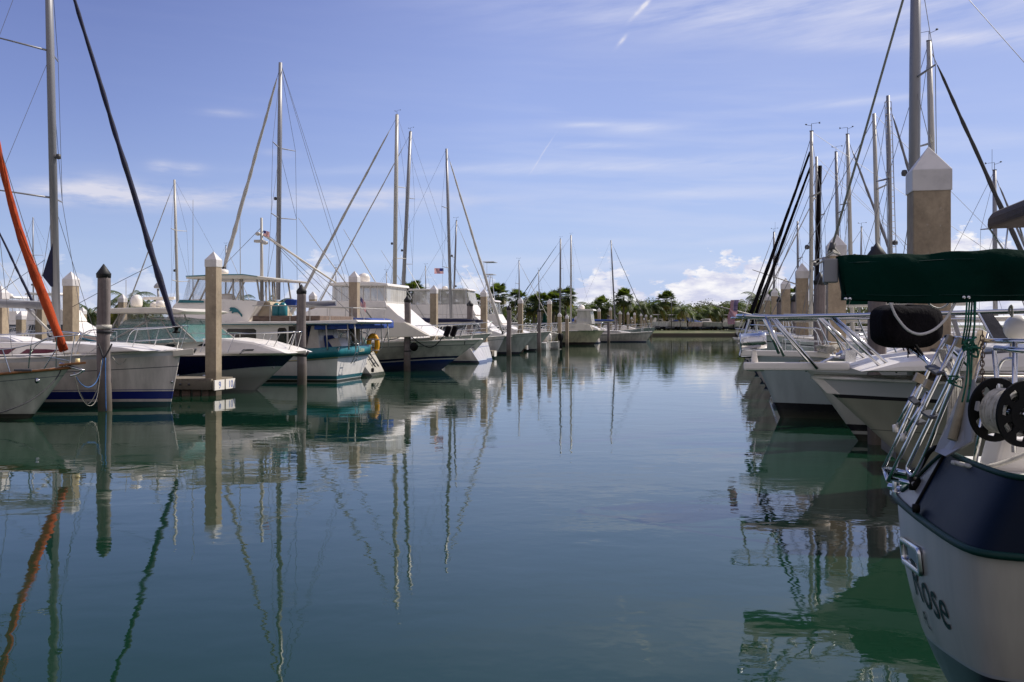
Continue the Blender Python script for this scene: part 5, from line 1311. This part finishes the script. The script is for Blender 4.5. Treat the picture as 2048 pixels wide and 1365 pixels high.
line([(768,681,45.2),(790,678,45.3),(810,670,45.4)], .018, 'rope_dark', 'dark line from the yacht side to the timber piling')
line([(930,683,46),(925,700,47),(905,716,48)], .018, 'rope_dark', 'dark line from the large yacht bow down toward the dock')
line([(480,708,30.5),(487,702,31),(497,699,31.5)], .022, 'rope_dark', 'short black line over the navy hull gunwale')
line([(404,766,30),(412,757,29.9),(424,740,29.8)], .014, 'rope_white', 'short line tied at the foot of the numbered dock piling')
# ------------------------------------------------------------------ shore
land = [(-900,90),(-140,104),(-92,112),(-62,130),(-30,165),(-12,184),(8,190),(44,190),(60,170),(80,130),(120,90),(400,60),(3000,60),(3000,4000),(-3000,4000),(-3000,90)]
def ground_mat():
    m, nt, b = new_mat('ground_grass')
    n = noise(nt, coords(nt, (.25,.25,.25)), 1.5, 8)
    nt.links.new(ramp(nt, n, [(.35,(.05,.065,.02)),(.5,(.08,.09,.03)),(.7,(.16,.14,.08))]), b.inputs['Base Color']); b.inputs['Roughness'].default_value = .95; return m
M['ground'] = ground_mat()
bm = bmesh.new(); vs = [bm.verts.new((x, y, .42)) for x, y in land[:13]]; v2 = [bm.verts.new((x, y+7, .9)) for x, y in land[:13]]; v3 = [bm.verts.new((x, y, 1.0)) for x, y in ((3000,60),(3000,4000),(-3000,4000),(-3000,90))]
for i in range(12): bm.faces.new((vs[i], vs[i+1], v2[i+1], v2[i]))
bm.faces.new(v2+v3); bmesh.ops.triangulate(bm, faces=bm.faces[:]); bmesh.ops.recalc_face_normals(bm, faces=bm.faces)
me = bpy.data.meshes.new('ground'); bm.to_mesh(me); bm.free()
for p in me.polygons:
    if p.normal.z < 0: p.flip()
me.materials.append(M['ground']); o = bpy.data.objects.new('ground', me); C.objects.link(o); o['kind'] = 'structure'
M['seawall'] = pile_mat('seawall_concrete', (.13,.10,.075))
sw = MB(); pl = land[:13]
for i in range(len(pl)-1):
    a = Vector((pl[i][0], pl[i][1], 0)); c = Vector((pl[i+1][0], pl[i+1][1], 0)); d = (c-a).normalized(); nn = Vector((d.y, -d.x, 0))
    sw.add([a+nn*.3+Vector((0,0,-1)), c+nn*.3+Vector((0,0,-1)), c+nn*.3+Vector((0,0,.5)), a+nn*.3+Vector((0,0,.5)), a-nn*.3+Vector((0,0,.5)), c-nn*.3+Vector((0,0,.5)), a-nn*.3+Vector((0,0,.2)), c-nn*.3+Vector((0,0,.2))], [(0,1,2,3),(3,2,5,4),(4,5,7,6)])
o = sw.build('seawall', 'seawall'); tag(o, 'brown concrete seawall along the grassy far shore', 'seawall')

def lampost(px, top, Y, label):
    e = empty('street_lamp', ((px-CX)/F*Y, Y, 1.05), 0); tag(e, label, 'street lamp'); h = CAMH+(HZ-top)/F*Y-1.05
    MB().tube([(0,0,0),(0,0,h)], [.09,.06], 8).build('pole', 'darkgrey', e); MB().lathe([(.05,0),(.22,.1),(.2,.35),(.05,.5),(.02,.7)], (0,0,h-.3), 8).build('lamp_head', 'darkgrey', e)
lampost(1343, 597, 202, 'tall dark lamp post on the far seawall in front of the palms')
lampost(1361, 640, 202.5, 'short dark post on the far seawall')

# boats parked ashore
def trailer_boat(px, Y, L, rot, label, hc, cab='cabin', cover=None):
    e = empty('trailered_boat', ((px-CX)/F*Y, Y, 1.05), R(rot)); tag(e, label, 'boat on trailer', 'boats parked on trailers ashore')
    B0 = Boat.__new__(Boat); B0.e = e; B0.L = L; B0.O = e.location.copy(); B0.D = Vector((math.cos(R(rot)), math.sin(R(rot)), 0)); B0.Nn = Vector((-B0.D.y, B0.D.x, 0)); B0.cs = 1; B0.th = R(rot)
    s0 = len(C.objects); B0.hull(1.35,1.1,1.0,2.4,.9,hull_mat('hull_tr%d' % px, hc, bands=[(-9,.1,(.05,.08,.2))]),tw=.85,rubr=.04)
    if cab == 'cabin': B0.trunk([(L*.3,1.),(L*.75,1.1),(L*.62,1.7),(L*.35,1.75)], .8, .15, windows=[[(L*.38,1.3),(L*.63,1.3),(L*.58,1.6),(L*.4,1.6)]])
    if cab == 't': 
        MB().box((L*.45,0,2.6),(2.,1.7,.08)).build('t_top','white',e); o = MB()
        for sx in (-.7,.7):
            for sy in (-.5,.5): MB().tube([(L*.45+sx,sy,1.),(L*.45+sx,sy,2.6)],.03,5).build('t_top_post','steel',e)
        o.box((L*.45,0,2.52),(1.5,1.1,.05)); o.build('t_top_frame','steel',e); MB().box((L*.45,0,1.5),(.8,.7,.9)).build('console','white',e,bevel=.05)
    if cover: MB().prism([(.1,1.05),(L*.95,1.25),(L*.6,1.75),(L*.45,2.2),(L*.2,1.5)], 1.1, .75).build('tarp', cover, e, bevel=.08)
    outboard(B0, -.1, 0, .85, 'black', 1)
    for ch in e.children: ch.location.z += .55
    o = MB()
    for sy in (-.6,.6): o.tube([(-.2,sy,.45),(L*.7,sy,.45),(L+1.2,0,.4)],.05,5)
    for x in (.5,2.2,3.8): o.tube([(x,-.9,.45),(x,.9,.45)],.05,5)
    o.build('trailer_frame','grey',e)
    for sx in (1.2,2.0):
        for sy in (-1.05,1.05): MB().lathe([(.05,-.1),(.33,-.1),(.35,0),(.33,.1),(.05,.1)], (sx,sy,.35), 14, Matrix.Rotation(R(90),3,'X')).build('wheel','black',e)
for px, Y, L, rot, lb, hc, cab, cv in ((1333,206,6.5,200,'small white boat on a trailer at the left end of the boat yard',(.7,.7,.7),'t',None),
    (1352,212,8.5,185,'large pale boat on a trailer behind the lamp post',(.66,.62,.56),'cabin',None),(1374,205,6.5,160,'white boat on a trailer with its stern toward the water',(.7,.68,.66),'t',None),
    (1401,207,7,195,'boat under a blue pointed tarp in the far yard',(.6,.5,.5),'none','blue'),(1424,209,7,20,'white console boat right of the blue tarp',(.7,.7,.7),'t',None),
    (1443,207,6.5,170,'grey boat on a trailer at the right part of the yard',(.4,.42,.42),'cabin',None),(1468,210,7.5,10,'white cabin boat ashore behind the limp flag',(.7,.7,.68),'cabin',None),
    (1341,217,7,10,'white boat ashore in the second row behind the lamp post',(.7,.7,.7),'cabin',None),(1363,219,7,175,'white console boat in the second row of the yard',(.7,.7,.7),'t',None),(1388,217,8,190,'long white boat ashore in the second row left of the blue tarp',(.66,.64,.6),'cabin',None),(1412,219,7,15,'white boat ashore just behind the blue tarp',(.7,.7,.7),'t',None),(1436,218,8,185,'pale boat ashore in the second row behind the grey boat',(.62,.6,.56),'cabin',None),(1456,219,7,170,'white boat ashore left of the limp flag in the second row',(.7,.7,.7),'cabin',None)):
    trailer_boat(px, Y, L, rot, lb, hc, cab, cv)

# ------------------------------------------------------------------ palms and trees
def fan_crown(seed, R0=2.0, nf=64):
    rn = random.Random(seed); b = MB()
    for k in range(nf):
        az = rn.random()*6.283; el = math.asin(-.82+1.8*((k+.5)/nf))+rn.uniform(-.1,.1)
        d = Vector((math.cos(az)*math.cos(el), math.sin(az)*math.cos(el), math.sin(el)))
        pl = R0*rn.uniform(.45,.6); c = d*pl; up = Vector((0,0,1)); s_ = d.cross(up).normalized(); n2 = s_.cross(d).normalized()
        b.m = 1 if el < -.55 and rn.random() < .6 else 0
        b.add([s_*.015, -s_*.015, c-s_*.015, c+s_*.015], [(0,1,2,3)])
        for i in range(11):
            a = (i-5)/5*1.35; ld = (d*math.cos(a)+s_*math.sin(a)).normalized(); ln = R0*.62*(1-.25*abs(a)/1.35)*rn.uniform(.85,1.1)
            w_ = .10; pr = ld.cross(n2).normalized()*w_; m1 = c+ld*ln*.55+n2*.04; t = c+ld*ln+Vector((0,0,-.18*ln))
            b.add([c-pr*.3, c+pr*.3, m1+pr, m1-pr, t], [(0,1,2,3),(3,2,4)])
    me_o = b.build('crown', ['palmleaf','palmleaf2']); me = me_o.data; bpy.data.objects.remove(me_o); return me
def coco_crown(seed, R0=3.1, nf=22):
    rn = random.Random(seed); b = MB()
    for k in range(nf):
        az = k*2.4+rn.uniform(-.3,.3); el = 1.25-1.7*(k/nf)+rn.uniform(-.1,.1); ln = R0*rn.uniform(.85,1.1)
        h = Vector((math.cos(az), math.sin(az), 0)); pts = []; p = Vector((0,0,0)); e_ = el
        for i in range(10): pts.append(p.copy()); p += (h*math.cos(e_)+Vector((0,0,math.sin(e_))))*ln/9; e_ -= .22+.05*(k/nf)
        b.m = 1 if k > nf*.62 and rn.random() < .6 else 0
        s_ = Vector((-h.y, h.x, 0))
        for i in range(1, 9):
            for q in range(3):
                pp = pts[i].lerp(pts[i+1], q/3) if i < 9 else pts[i]; dr = (pts[i+1]-pts[i]).normalized()
                for sg in (-1, 1):
                    lf = .62*math.sin(min(1,(i+q/3)/9*1.1)*math.pi*.85+.25)*R0/2.4; t = pp+s_*sg*lf*.8+dr*lf*.45+Vector((0,0,-lf*(.45+rn.random()*.35)))
                    b.add([pp-dr*.045, pp+dr*.045, t], [(0,1,2)])
        b.tube(pts, [.03*(1-i/11) for i in range(10)], 4, False)
    me_o = b.build('crown', ['palmleaf','palmleaf2']); me = me_o.data; bpy.data.objects.remove(me_o); return me
FC = [fan_crown(s) for s in (1,2,3,4)]; CCm = [coco_crown(s) for s in (11,12,13,14)]
def palm(px, top, Y, kind, label, sc=1., gz=1.05):
    X = (px-CX)/F*Y; zt = CAMH+(HZ-top)/F*Y; rr_ = (1.75 if kind == 'fan' else 2.1)*sc
    h = zt-rr_-gz; e = empty('palm_tree', (X, Y, gz), rnd.random()*6.28); tag(e, label, 'palm tree', 'palms along the far shore')
    bend = rnd.uniform(-.5,.5) if kind != 'fan' else rnd.uniform(-.12,.12); pts = [(bend*(i/7)**2, 0, h*i/7) for i in range(8)]
    MB().tube(pts, [(.20 if kind == 'fan' else .16)*(1.25-.4*i/7) for i in range(8)], 8).build('trunk', 'trunk', e)
    o = bpy.data.objects.new('crown', rnd.choice(FC if kind == 'fan' else CCm)); C.objects.link(o); o.parent = e; o.location = (bend, 0, h); s_ = sc*rnd.uniform(.92,1.08); o.scale = (s_, s_, s_*rnd.uniform(.9,1.1)); o.rotation_euler = (rnd.uniform(-.1,.1), rnd.uniform(-.1,.1), rnd.random()*6.28)
palms = [(182,588,118,'coco','leafy palm between the big piling and the timber piling'),(255,562,120,'coco','tall leafy palm above the white domed piling, left of the satellite dome'),(232,592,122,'coco','shorter palm touching the timber piling on its right'),(290,576,124,'coco','palm directly behind the white radar domes'),
 (479,571,128,'coco','palm seen beneath the trawler hardtop'),(552,574,130,'coco','palm seen behind the trawler aft posts'),(742,606,150,'fan','low palm below the clear flybridge curtains'),(808,566,160,'fan','fan palm behind the two tall masts'),(829,561,160,'fan','tall fan palm just right of the two tall masts'),
 (885,582,168,'fan','fan palm above the navy sail cover'),(922,581,170,'fan','fan palm above the white sportfishing bridge'),(945,580,172,'fan','fan palm between the sportfishing bridge and the concrete piling'),(998,568,172,'fan','tall fan palm right of the sloping forestay'),(999,606,166,'coco','bushy palm beneath the sloping forestay'),
 (1035,576,176,'fan','fan palm behind the short mast above the plumb bows'),(1012,617,178,'coco','low palm behind the capped pilings'),(1082,586,180,'fan','fan palm over the tuna tower'),(1068,592,182,'fan','fan palm left of the tuna tower top'),(1107,583,182,'fan','fan palm left of the dark mast'),(1131,573,184,'fan','tallest fan palm, between the dark mast and the white mast'),
 (1112,600,186,'coco','leafy palm between the dark mast and the tuna tower'),(1125,602,190,'coco','leafy palm beneath the tallest fan palm'),(1160,596,192,'coco','leafy palm left of the pale yacht enclosure'),(1184,592,194,'coco','leafy palm above the pale yacht enclosure'),(1202,594,195,'fan','fan palm above the pale yacht bow'),(1216,600,196,'coco','dense palm right of the pale yacht enclosure'),
 (1247,578,198,'fan','fan palm standing above the row of small capped pilings'),(1271,593,200,'coco','leafy palm right of the fan palm over the small pilings'),(1288,594,201,'coco','leafy palm left of the broad yellowish crown'),(1302,588,202,'coco','wide dark palm in the middle of the grove'),(1318,594,203,'coco','yellowish palm next to the grove tallest fan palm'),(1332,583,204,'fan','fan palm at the right shoulder of the grove'),
 (1361,596,202,'coco','palm standing free right of the lamp post'),(1382,610,205,'coco','low palm in the gap of the grove'),(1394,612,206,'coco','slim low palm above the blue tarp'),(1418,603,206,'coco','palm left of the pole end over the channel'),(1430,597,207,'coco','palm beneath the left end of the pale pole'),(1448,606,208,'coco','palm just left of the limp flag'),
 (1471,589,208,'coco','palm right behind the limp flag'),(1484,600,210,'coco','palm right of the limp flag'),(1512,570,196,'coco','tall palm between the two black furled sails'),(1496,597,200,'coco','palm left of the crossing black furled sails'),(1582,572,190,'fan','fan palm peeking between right pilings'),(1546,578,192,'fan','fan palm peeking behind the fifth right piling'),
 (112,628,128,'coco','low palm behind the big left piling'),(20,620,126,'coco','low palm near the left picture edge')]
for px, top, Y, kind, lb in palms: palm(px, top, max(Y, 112)+ (4 if px > 1180 else 0), kind, lb, 1.3 if kind == 'coco' else 1.1)

def leafblob(b, c, r, n, rn, s=.32):
    for _ in range(n):
        v = Vector((rn.gauss(0,1), rn.gauss(0,1), rn.gauss(0,1))).normalized()*r*rn.uniform(.55,1.08)
        p = c+Vector((v.x, v.y, v.z*.8)); a = Vector((rn.uniform(-1,1), rn.uniform(-1,1), rn.uniform(-1,1))).normalized(); k = a.cross(v.normalized()+Vector((.01,.02,.03))).normalized()
        w_ = s*rn.uniform(.5,1.2); b.add([p-a*w_*.5, p+k*w_*.35, p+a*w_*.5, p-k*w_*.35], [(0,1,2,3)])
def shade_tree(px, top, Y, rad, label, seed):
    rn = random.Random(seed); X = (px-CX)/F*Y; zt = CAMH+(HZ-top)/F*Y; e = empty('shade_tree', (X, Y, 1.05), 0); tag(e, label, 'tree', 'broad leafed trees on the far shore')
    h = zt-1.05; o = MB(); o.tube([(0,0,0),(.1,0,h*.3),(0,.1,h*.6)], [.25,.18,.08], 7)
    for i in range(6): a = rn.random()*6.28; o.tube([(.05,0,h*.3),(rad*.5*math.cos(a),rad*.5*math.sin(a),h*.65)], [.1,.03], 5)
    o.build('trunk', 'trunk', e); b = MB()
    for i in range(16):
        a = rn.random()*6.28; q = rad*math.sqrt(rn.random())*.8; zc = h*rn.uniform(.28,.86)
        leafblob(b, Vector((q*math.cos(a), q*math.sin(a), zc*(1-.2*(q/rad)**2))), rad*rn.uniform(.28,.42), 130, rn)
    b.build('crown', 'bushleaf', e)
for i, (px, top, Y, rad, lb) in enumerate(((1238,612,212,3.2,'round tree behind the small capped pilings'),(1262,608,214,3.,'dark tree left in the middle grove'),(1290,600,214,3.6,'broad tree in the middle of the grove'),(1316,604,212,3.4,'yellow green tree beside the fan palm of the grove'),(1350,612,214,3.6,'low tree behind the lamp post'),
    (1200,604,208,3.6,'tree behind the pale yacht'),(1168,618,204,3.,'tree left of the pale yacht enclosure'),(1440,606,216,3.8,'tree behind the pole over the channel'),(1412,610,216,3.4,'tree above the boat under the blue tarp'),(1478,604,214,3.8,'tree right behind the limp flag'),(1000,618,178,2.6,'round tree behind the white capped piling'),(1100,620,190,2.8,'tree behind the tuna tower boat'))):
    shade_tree(px, top-11, Y+6, rad*1.3, lb, 40+i)
# the unbroken low vegetation behind: one mass
rn = random.Random(5); b = MB()
for i in range(480):
    px = -120+1900*i/480+rn.uniform(-5,5)
    Yb = 118 if px < 240 else 118+(px-240)*.10 if px < 1100 else 212
    Yb = min(214, Yb)+rn.uniform(3,14); top = (628 if px < 240 else 636 if px < 950 else 608 if px > 1340 else 611)+rn.uniform(-6,6)
    X = (px-CX)/F*Yb; zt = CAMH+(HZ-top)/F*Yb
    r_ = rn.uniform(1.2,2.0); z = zt-r_*.8
    while z > .8: leafblob(b, Vector((X+rn.uniform(-.5,.5), Yb, z)), r_, 60, rn, .5); z -= r_*1.1
o = b.build('shrubbery', 'bushleaf'); tag(o, 'dense dark green shrubbery along the far shore', 'shrubbery', kind='stuff')

# ------------------------------------------------------------------ water
m, nt, bs = new_mat('harbour_water')
bs.inputs['Base Color'].default_value = c4((.010,.040,.034)); bs.inputs['Roughness'].default_value = .015; bs.inputs['IOR'].default_value = 1.333; bs.inputs['Specular Tint'].default_value = c4((.72,.98,.78))
geo = N(nt, 'ShaderNodeNewGeometry')
def wn(scale, s, d=2, rough=.5, rot=0, dist=0):
    mp = N(nt, 'ShaderNodeMapping'); mp.inputs['Scale'].default_value = scale; mp.inputs['Rotation'].default_value = (0,0,rot); nt.links.new(geo.outputs['Position'], mp.inputs[0])
    n_ = N(nt, 'ShaderNodeTexNoise'); n_.inputs['Scale'].default_value = s; n_.inputs['Detail'].default_value = d; n_.inputs['Roughness'].default_value = rough; n_.inputs['Distortion'].default_value = dist
    nt.links.new(mp.outputs[0], n_.inputs['Vector']); return n_.outputs['Fac']
patch = ramp(nt, wn((.05,.12,1), 1.0, 3), [(.38,.25),(.62,1.)])
nt.links.new(ramp(nt, wn((.10,.5,1), 1.0, 5, .6, .1), [(.45,.008),(.62,.05),(.7,.09)]), bs.inputs['Roughness'])
h = mth(nt, 'ADD', mth(nt, 'MULTIPLY', wn((.7,1.1,1), 1.1, 2, .4, .15, .3), WAVE[0]), mth(nt, 'MULTIPLY', mth(nt, 'MULTIPLY', wn((1.2,1.25,1), 2.4, 2, .5, -.2, .2), WAVE[1]), patch))
h = mth(nt, 'ADD', h, mth(nt, 'MULTIPLY', mth(nt, 'MULTIPLY', wn((1.,1.6,1), 11, 2, .5, .4), WAVE[2]), patch))
bp = N(nt, 'ShaderNodeBump'); bp.inputs['Strength'].default_value = 1.; bp.inputs['Distance'].default_value = 1.; nt.links.new(h, bp.inputs['Height']); nt.links.new(bp.outputs[0], bs.inputs['Normal'])
# murk: slightly greener and paler in drifting patches
nt.links.new(ramp(nt, wn((.08,.08,1), 1., 4), [(.35,WATERC[0]),(.65,WATERC[1])]), bs.inputs['Base Color'])
o = MB().add([(-3000,-200,0),(3000,-200,0),(3000,3900,0),(-3000,3900,0)], [(0,1,2,3)]).build('water', m); o['kind'] = 'structure'

# ------------------------------------------------------------------ sky, sun, camera
SUN_AZ, SUN_EL = R(62), R(44)         # clockwise from the view direction
w = bpy.data.worlds.new("World"); bpy.context.scene.world = w; w.use_nodes = True; nt = w.node_tree
for n_ in list(nt.nodes): nt.nodes.remove(n_)
out = N(nt, 'ShaderNodeOutputWorld'); bg = N(nt, 'ShaderNodeBackground'); bg.inputs[1].default_value = .1; nt.links.new(bg.outputs[0], out.inputs[0])
sk = N(nt, 'ShaderNodeTexSky', sky_type='NISHITA'); sk.sun_disc = False; sk.sun_elevation = SUN_EL; sk.sun_rotation = SUN_AZ; sk.altitude = 0; sk.air_density = 1.; sk.dust_density = .8; sk.ozone_density = 1.5
tc = N(nt, 'ShaderNodeTexCoord'); sx = N(nt, 'ShaderNodeSeparateXYZ'); nt.links.new(tc.outputs['Generated'], sx.inputs[0])
az = mth(nt, 'ARCTAN2', sx.outputs[0], sx.outputs[1]); el = mth(nt, 'ARCSINE', sx.outputs[2])
def cvec(su, sv, ou=0, ov=0, shear=0.):
    c = N(nt, 'ShaderNodeCombineXYZ'); nt.links.new(mth(nt, 'MULTIPLY_ADD', az, su, ou), c.inputs[0])
    v = mth(nt, 'MULTIPLY_ADD', el, sv, ov)
    if shear: v = mth(nt, 'ADD', v, mth(nt, 'MULTIPLY', az, shear*sv))
    nt.links.new(v, c.inputs[1]); return c.outputs[0]
def gauss(u0, v0, su, sv, tilt=0):
    """soft patch: u0,v0 in pixels of the photograph turned to directions"""
    a0 = math.atan((u0-CX)/F); e0 = math.atan((HZ-v0)/F*math.cos(a0)); a_ = mth(nt, 'DIVIDE', mth(nt, 'SUBTRACT', az, a0), su/F); dv = mth(nt, 'SUBTRACT', el, e0)
    if tilt: dv = mth(nt, 'SUBTRACT', dv, mth(nt, 'MULTIPLY', mth(nt, 'SUBTRACT', az, a0), tilt))
    b_ = mth(nt, 'DIVIDE', dv, sv/F)
    return mth(nt, 'POWER', 2.718, mth(nt, 'MULTIPLY', mth(nt, 'ADD', mth(nt, 'MULTIPLY', a_, a_), mth(nt, 'MULTIPLY', b_, b_)), -1.))
# grade of the clear sky: periwinkle above, pale blue at the horizon, brighter toward the sun
def ramp10(fac, stops):
    return mixn(nt, 1., ramp(nt, fac, [(p, tuple(x/10 for x in c)) for p, c in stops]), (10.,10.,10.), 'MULTIPLY')
grade = ramp10(mth(nt, 'DIVIDE', el, .8, clamp=True), [(0.,GRADE[0]),(.085,GRADE[1]),(.16,GRADE[2]),(.25,GRADE[3]),(.42,GRADE[4]),(1.,GRADE[5])])
col = mixn(nt, .82, sk.outputs[0], grade)
lr = mth(nt, 'MULTIPLY_ADD', az, .9, .40, clamp=True)
col = mixn(nt, mth(nt, 'MULTIPLY', lr, .42), col, (5.2,6.1,9.0))
dkf = mth(nt, 'MULTIPLY', mth(nt, 'MULTIPLY', az, -2.6, clamp=True), mth(nt, 'MULTIPLY', el, 3.2, clamp=True))
col = mixn(nt, mth(nt, 'MULTIPLY', dkf, .62), col, (1.25,1.75,4.1))
# warm white added to the unseen sky behind the view, brightening shaded faces
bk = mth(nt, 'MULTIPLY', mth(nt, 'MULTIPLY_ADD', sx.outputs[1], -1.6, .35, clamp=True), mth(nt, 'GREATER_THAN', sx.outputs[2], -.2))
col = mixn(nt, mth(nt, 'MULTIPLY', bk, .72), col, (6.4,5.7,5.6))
# high cirrus streaks
n1 = noise(nt, cvec(5, 60, 3, 1, .05), 1., 6, .55); n2 = noise(nt, cvec(2.2, 9, 8, 2, .1), 1., 3, .5)
cir = mth(nt, 'MULTIPLY', mth(nt, 'SUBTRACT', n1, .42, clamp=True), mth(nt, 'SUBTRACT', n2, .33, clamp=True))
cir = mth(nt, 'MULTIPLY', cir, mth(nt, 'MULTIPLY', mth(nt, 'MULTIPLY_ADD', az, 1.2, .75, clamp=True), 16), clamp=True)
band = gauss(1400, 330, 900, 190); cir = mth(nt, 'MULTIPLY', cir, mth(nt, 'ADD', band, .25), clamp=True)
col = mixn(nt, mth(nt, 'MULTIPLY', cir, .22), col, (6.8,7.2,9.0))
def patchcloud(lst, nz, amt, color, k=1.):
    global col
    tot = None
    for g in lst:
        q = gauss(*g[:4], *(g[5:] or [])) ; q = mth(nt, 'MULTIPLY', q, g[4]); tot = q if tot is None else mth(nt, 'ADD', tot, q)
    f = mth(nt, 'MULTIPLY', tot, mth(nt, 'MULTIPLY', mth(nt, 'SUBTRACT', nz, amt, clamp=True), k), clamp=True); col = mixn(nt, f, col, color)
wisp = noise(nt, cvec(14, 75, 0, 0, .0), 1., 7, .62); wisp2 = noise(nt, cvec(8, 60, 5, 3, -.12), 1., 6, .6)
patchcloud([(215,392,130,20,1.1),(190,372,60,22,.5),(620,403,330,17,.75),(760,385,180,12,.4),(325,335,22,11,.7),(380,338,26,10,.6),(450,226,45,7,.35),(560,308,35,8,.3),(100,600,160,30,.6)], wisp, .30, (6.9,7.0,8.3), 3.4)
patchcloud([(1300,330,560,12,.55,.02),(1500,385,480,10,.4,.0),(1700,205,120,6,.7,.03),(1290,257,60,9,.7),(1160,292,120,6,.6),(1180,250,60,5,.5),(1250,530,500,14,.55,-.03),(1500,480,420,12,.35)], wisp2, .30, (6.9,7.3,9.0), 3.2)
patchcloud([(1750,20,560,40,.55,-.06),(2000,75,330,16,1.0,-.07),(1500,15,360,40,.35),(2100,-120,800,120,.35)], wisp2, .29, (6.6,6.9,8.8), 2.6)
patchcloud([(1280,20,16,5,1.0,.9),(1292,8,10,5,.9,.9),(1243,83,9,5,.8,.9),(1090,300,16,2.2,.45,1.45),(1072,330,10,2.,.4,1.45)], noise(nt, cvec(120,120), 1., 3), .15, (7.6,7.6,8.8), 2.4)
# cumulus along the horizon
cn = noise(nt, cvec(34, 62, 0, 0), 1., 9, .62); cn2 = noise(nt, cvec(7, 5, 2, 0), 1., 3, .5)
top = mth(nt, 'MULTIPLY_ADD', cn2, .05, -.008)                   # cloud top elevation
for u0, su, amp in ((1190,60,.044),(1260,30,.016),(1400,90,.041),(1490,60,.020),(1930,110,.052),(1760,80,.03),(625,60,.046),(700,50,.030),(30,60,.03),(130,60,.026),(290,50,.034),(960,90,.026),(830,60,.018),(1560,60,.03),(-300,200,.03),(2500,300,.05)):
    a_ = mth(nt, 'DIVIDE', mth(nt, 'SUBTRACT', az, math.atan((u0-CX)/F)), su/F); top = mth(nt, 'MULTIPLY_ADD', mth(nt, 'POWER', 2.718, mth(nt, 'MULTIPLY', mth(nt, 'MULTIPLY', a_, a_), -1.)), amp, top)
edge = mth(nt, 'SUBTRACT', top, el)
edge = mth(nt, 'ADD', edge, mth(nt, 'MULTIPLY', mth(nt, 'SUBTRACT', cn, .5), .12))
cm = mth(nt, 'MULTIPLY', mth(nt, 'MULTIPLY', edge, 120, clamp=True), mth(nt, 'GREATER_THAN', el, -.02))
shade = mth(nt, 'MULTIPLY_ADD', noise(nt, cvec(34, 95, 3.1, .15), 1., 6, .6), 4.2, -1.6, clamp=True)
ccol = mixn(nt, shade, (6.4,6.6,8.3), (9.6,9.5,9.8)); 
fadeup = mth(nt, 'MULTIPLY', mth(nt, 'MULTIPLY_ADD', edge, 40, .2, clamp=True), .9)
col = mixn(nt, mth(nt, 'MULTIPLY', cm, mth(nt, 'MULTIPLY_ADD', az, 1.2, .80, clamp=True)), col, ccol)
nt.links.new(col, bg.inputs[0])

sl_ = bpy.data.lights.new('sun', 'SUN'); sl_.energy = 5.0; sl_.angle = R(.53); sl_.color = (1., .93, .82)
so = bpy.data.objects.new('sun', sl_); C.objects.link(so)
sd = Vector((math.sin(SUN_AZ)*math.cos(SUN_EL), math.cos(SUN_AZ)*math.cos(SUN_EL), math.sin(SUN_EL)))
so.rotation_euler = sd.to_track_quat('Z', 'Y').to_euler(); so.location = sd*50

cam = bpy.data.cameras.new('camera'); co = bpy.data.objects.new('camera', cam); C.objects.link(co)
co.location = (0,0,CAMH); co.rotation_euler = (R(90), 0, 0); cam.sensor_width = 36; cam.lens = 36*F/2048; cam.shift_y = -(682.5-HZ)/2048
cam.clip_start = .1; cam.clip_end = 9000
sc = bpy.context.scene; sc.camera = co
sc.render.engine = 'CYCLES'; sc.view_settings.view_transform = 'Standard'; sc.view_settings.look = 'None'; sc.view_settings.exposure = 0; sc.view_settings.gamma = 1
sc.cycles.use_denoising = True; sc.cycles.max_bounces = 8; sc.cycles.transparent_max_bounces = 16; sc.cycles.caustics_reflective = False; sc.cycles.caustics_refractive = False
sc.cycles.sample_clamp_indirect = 4
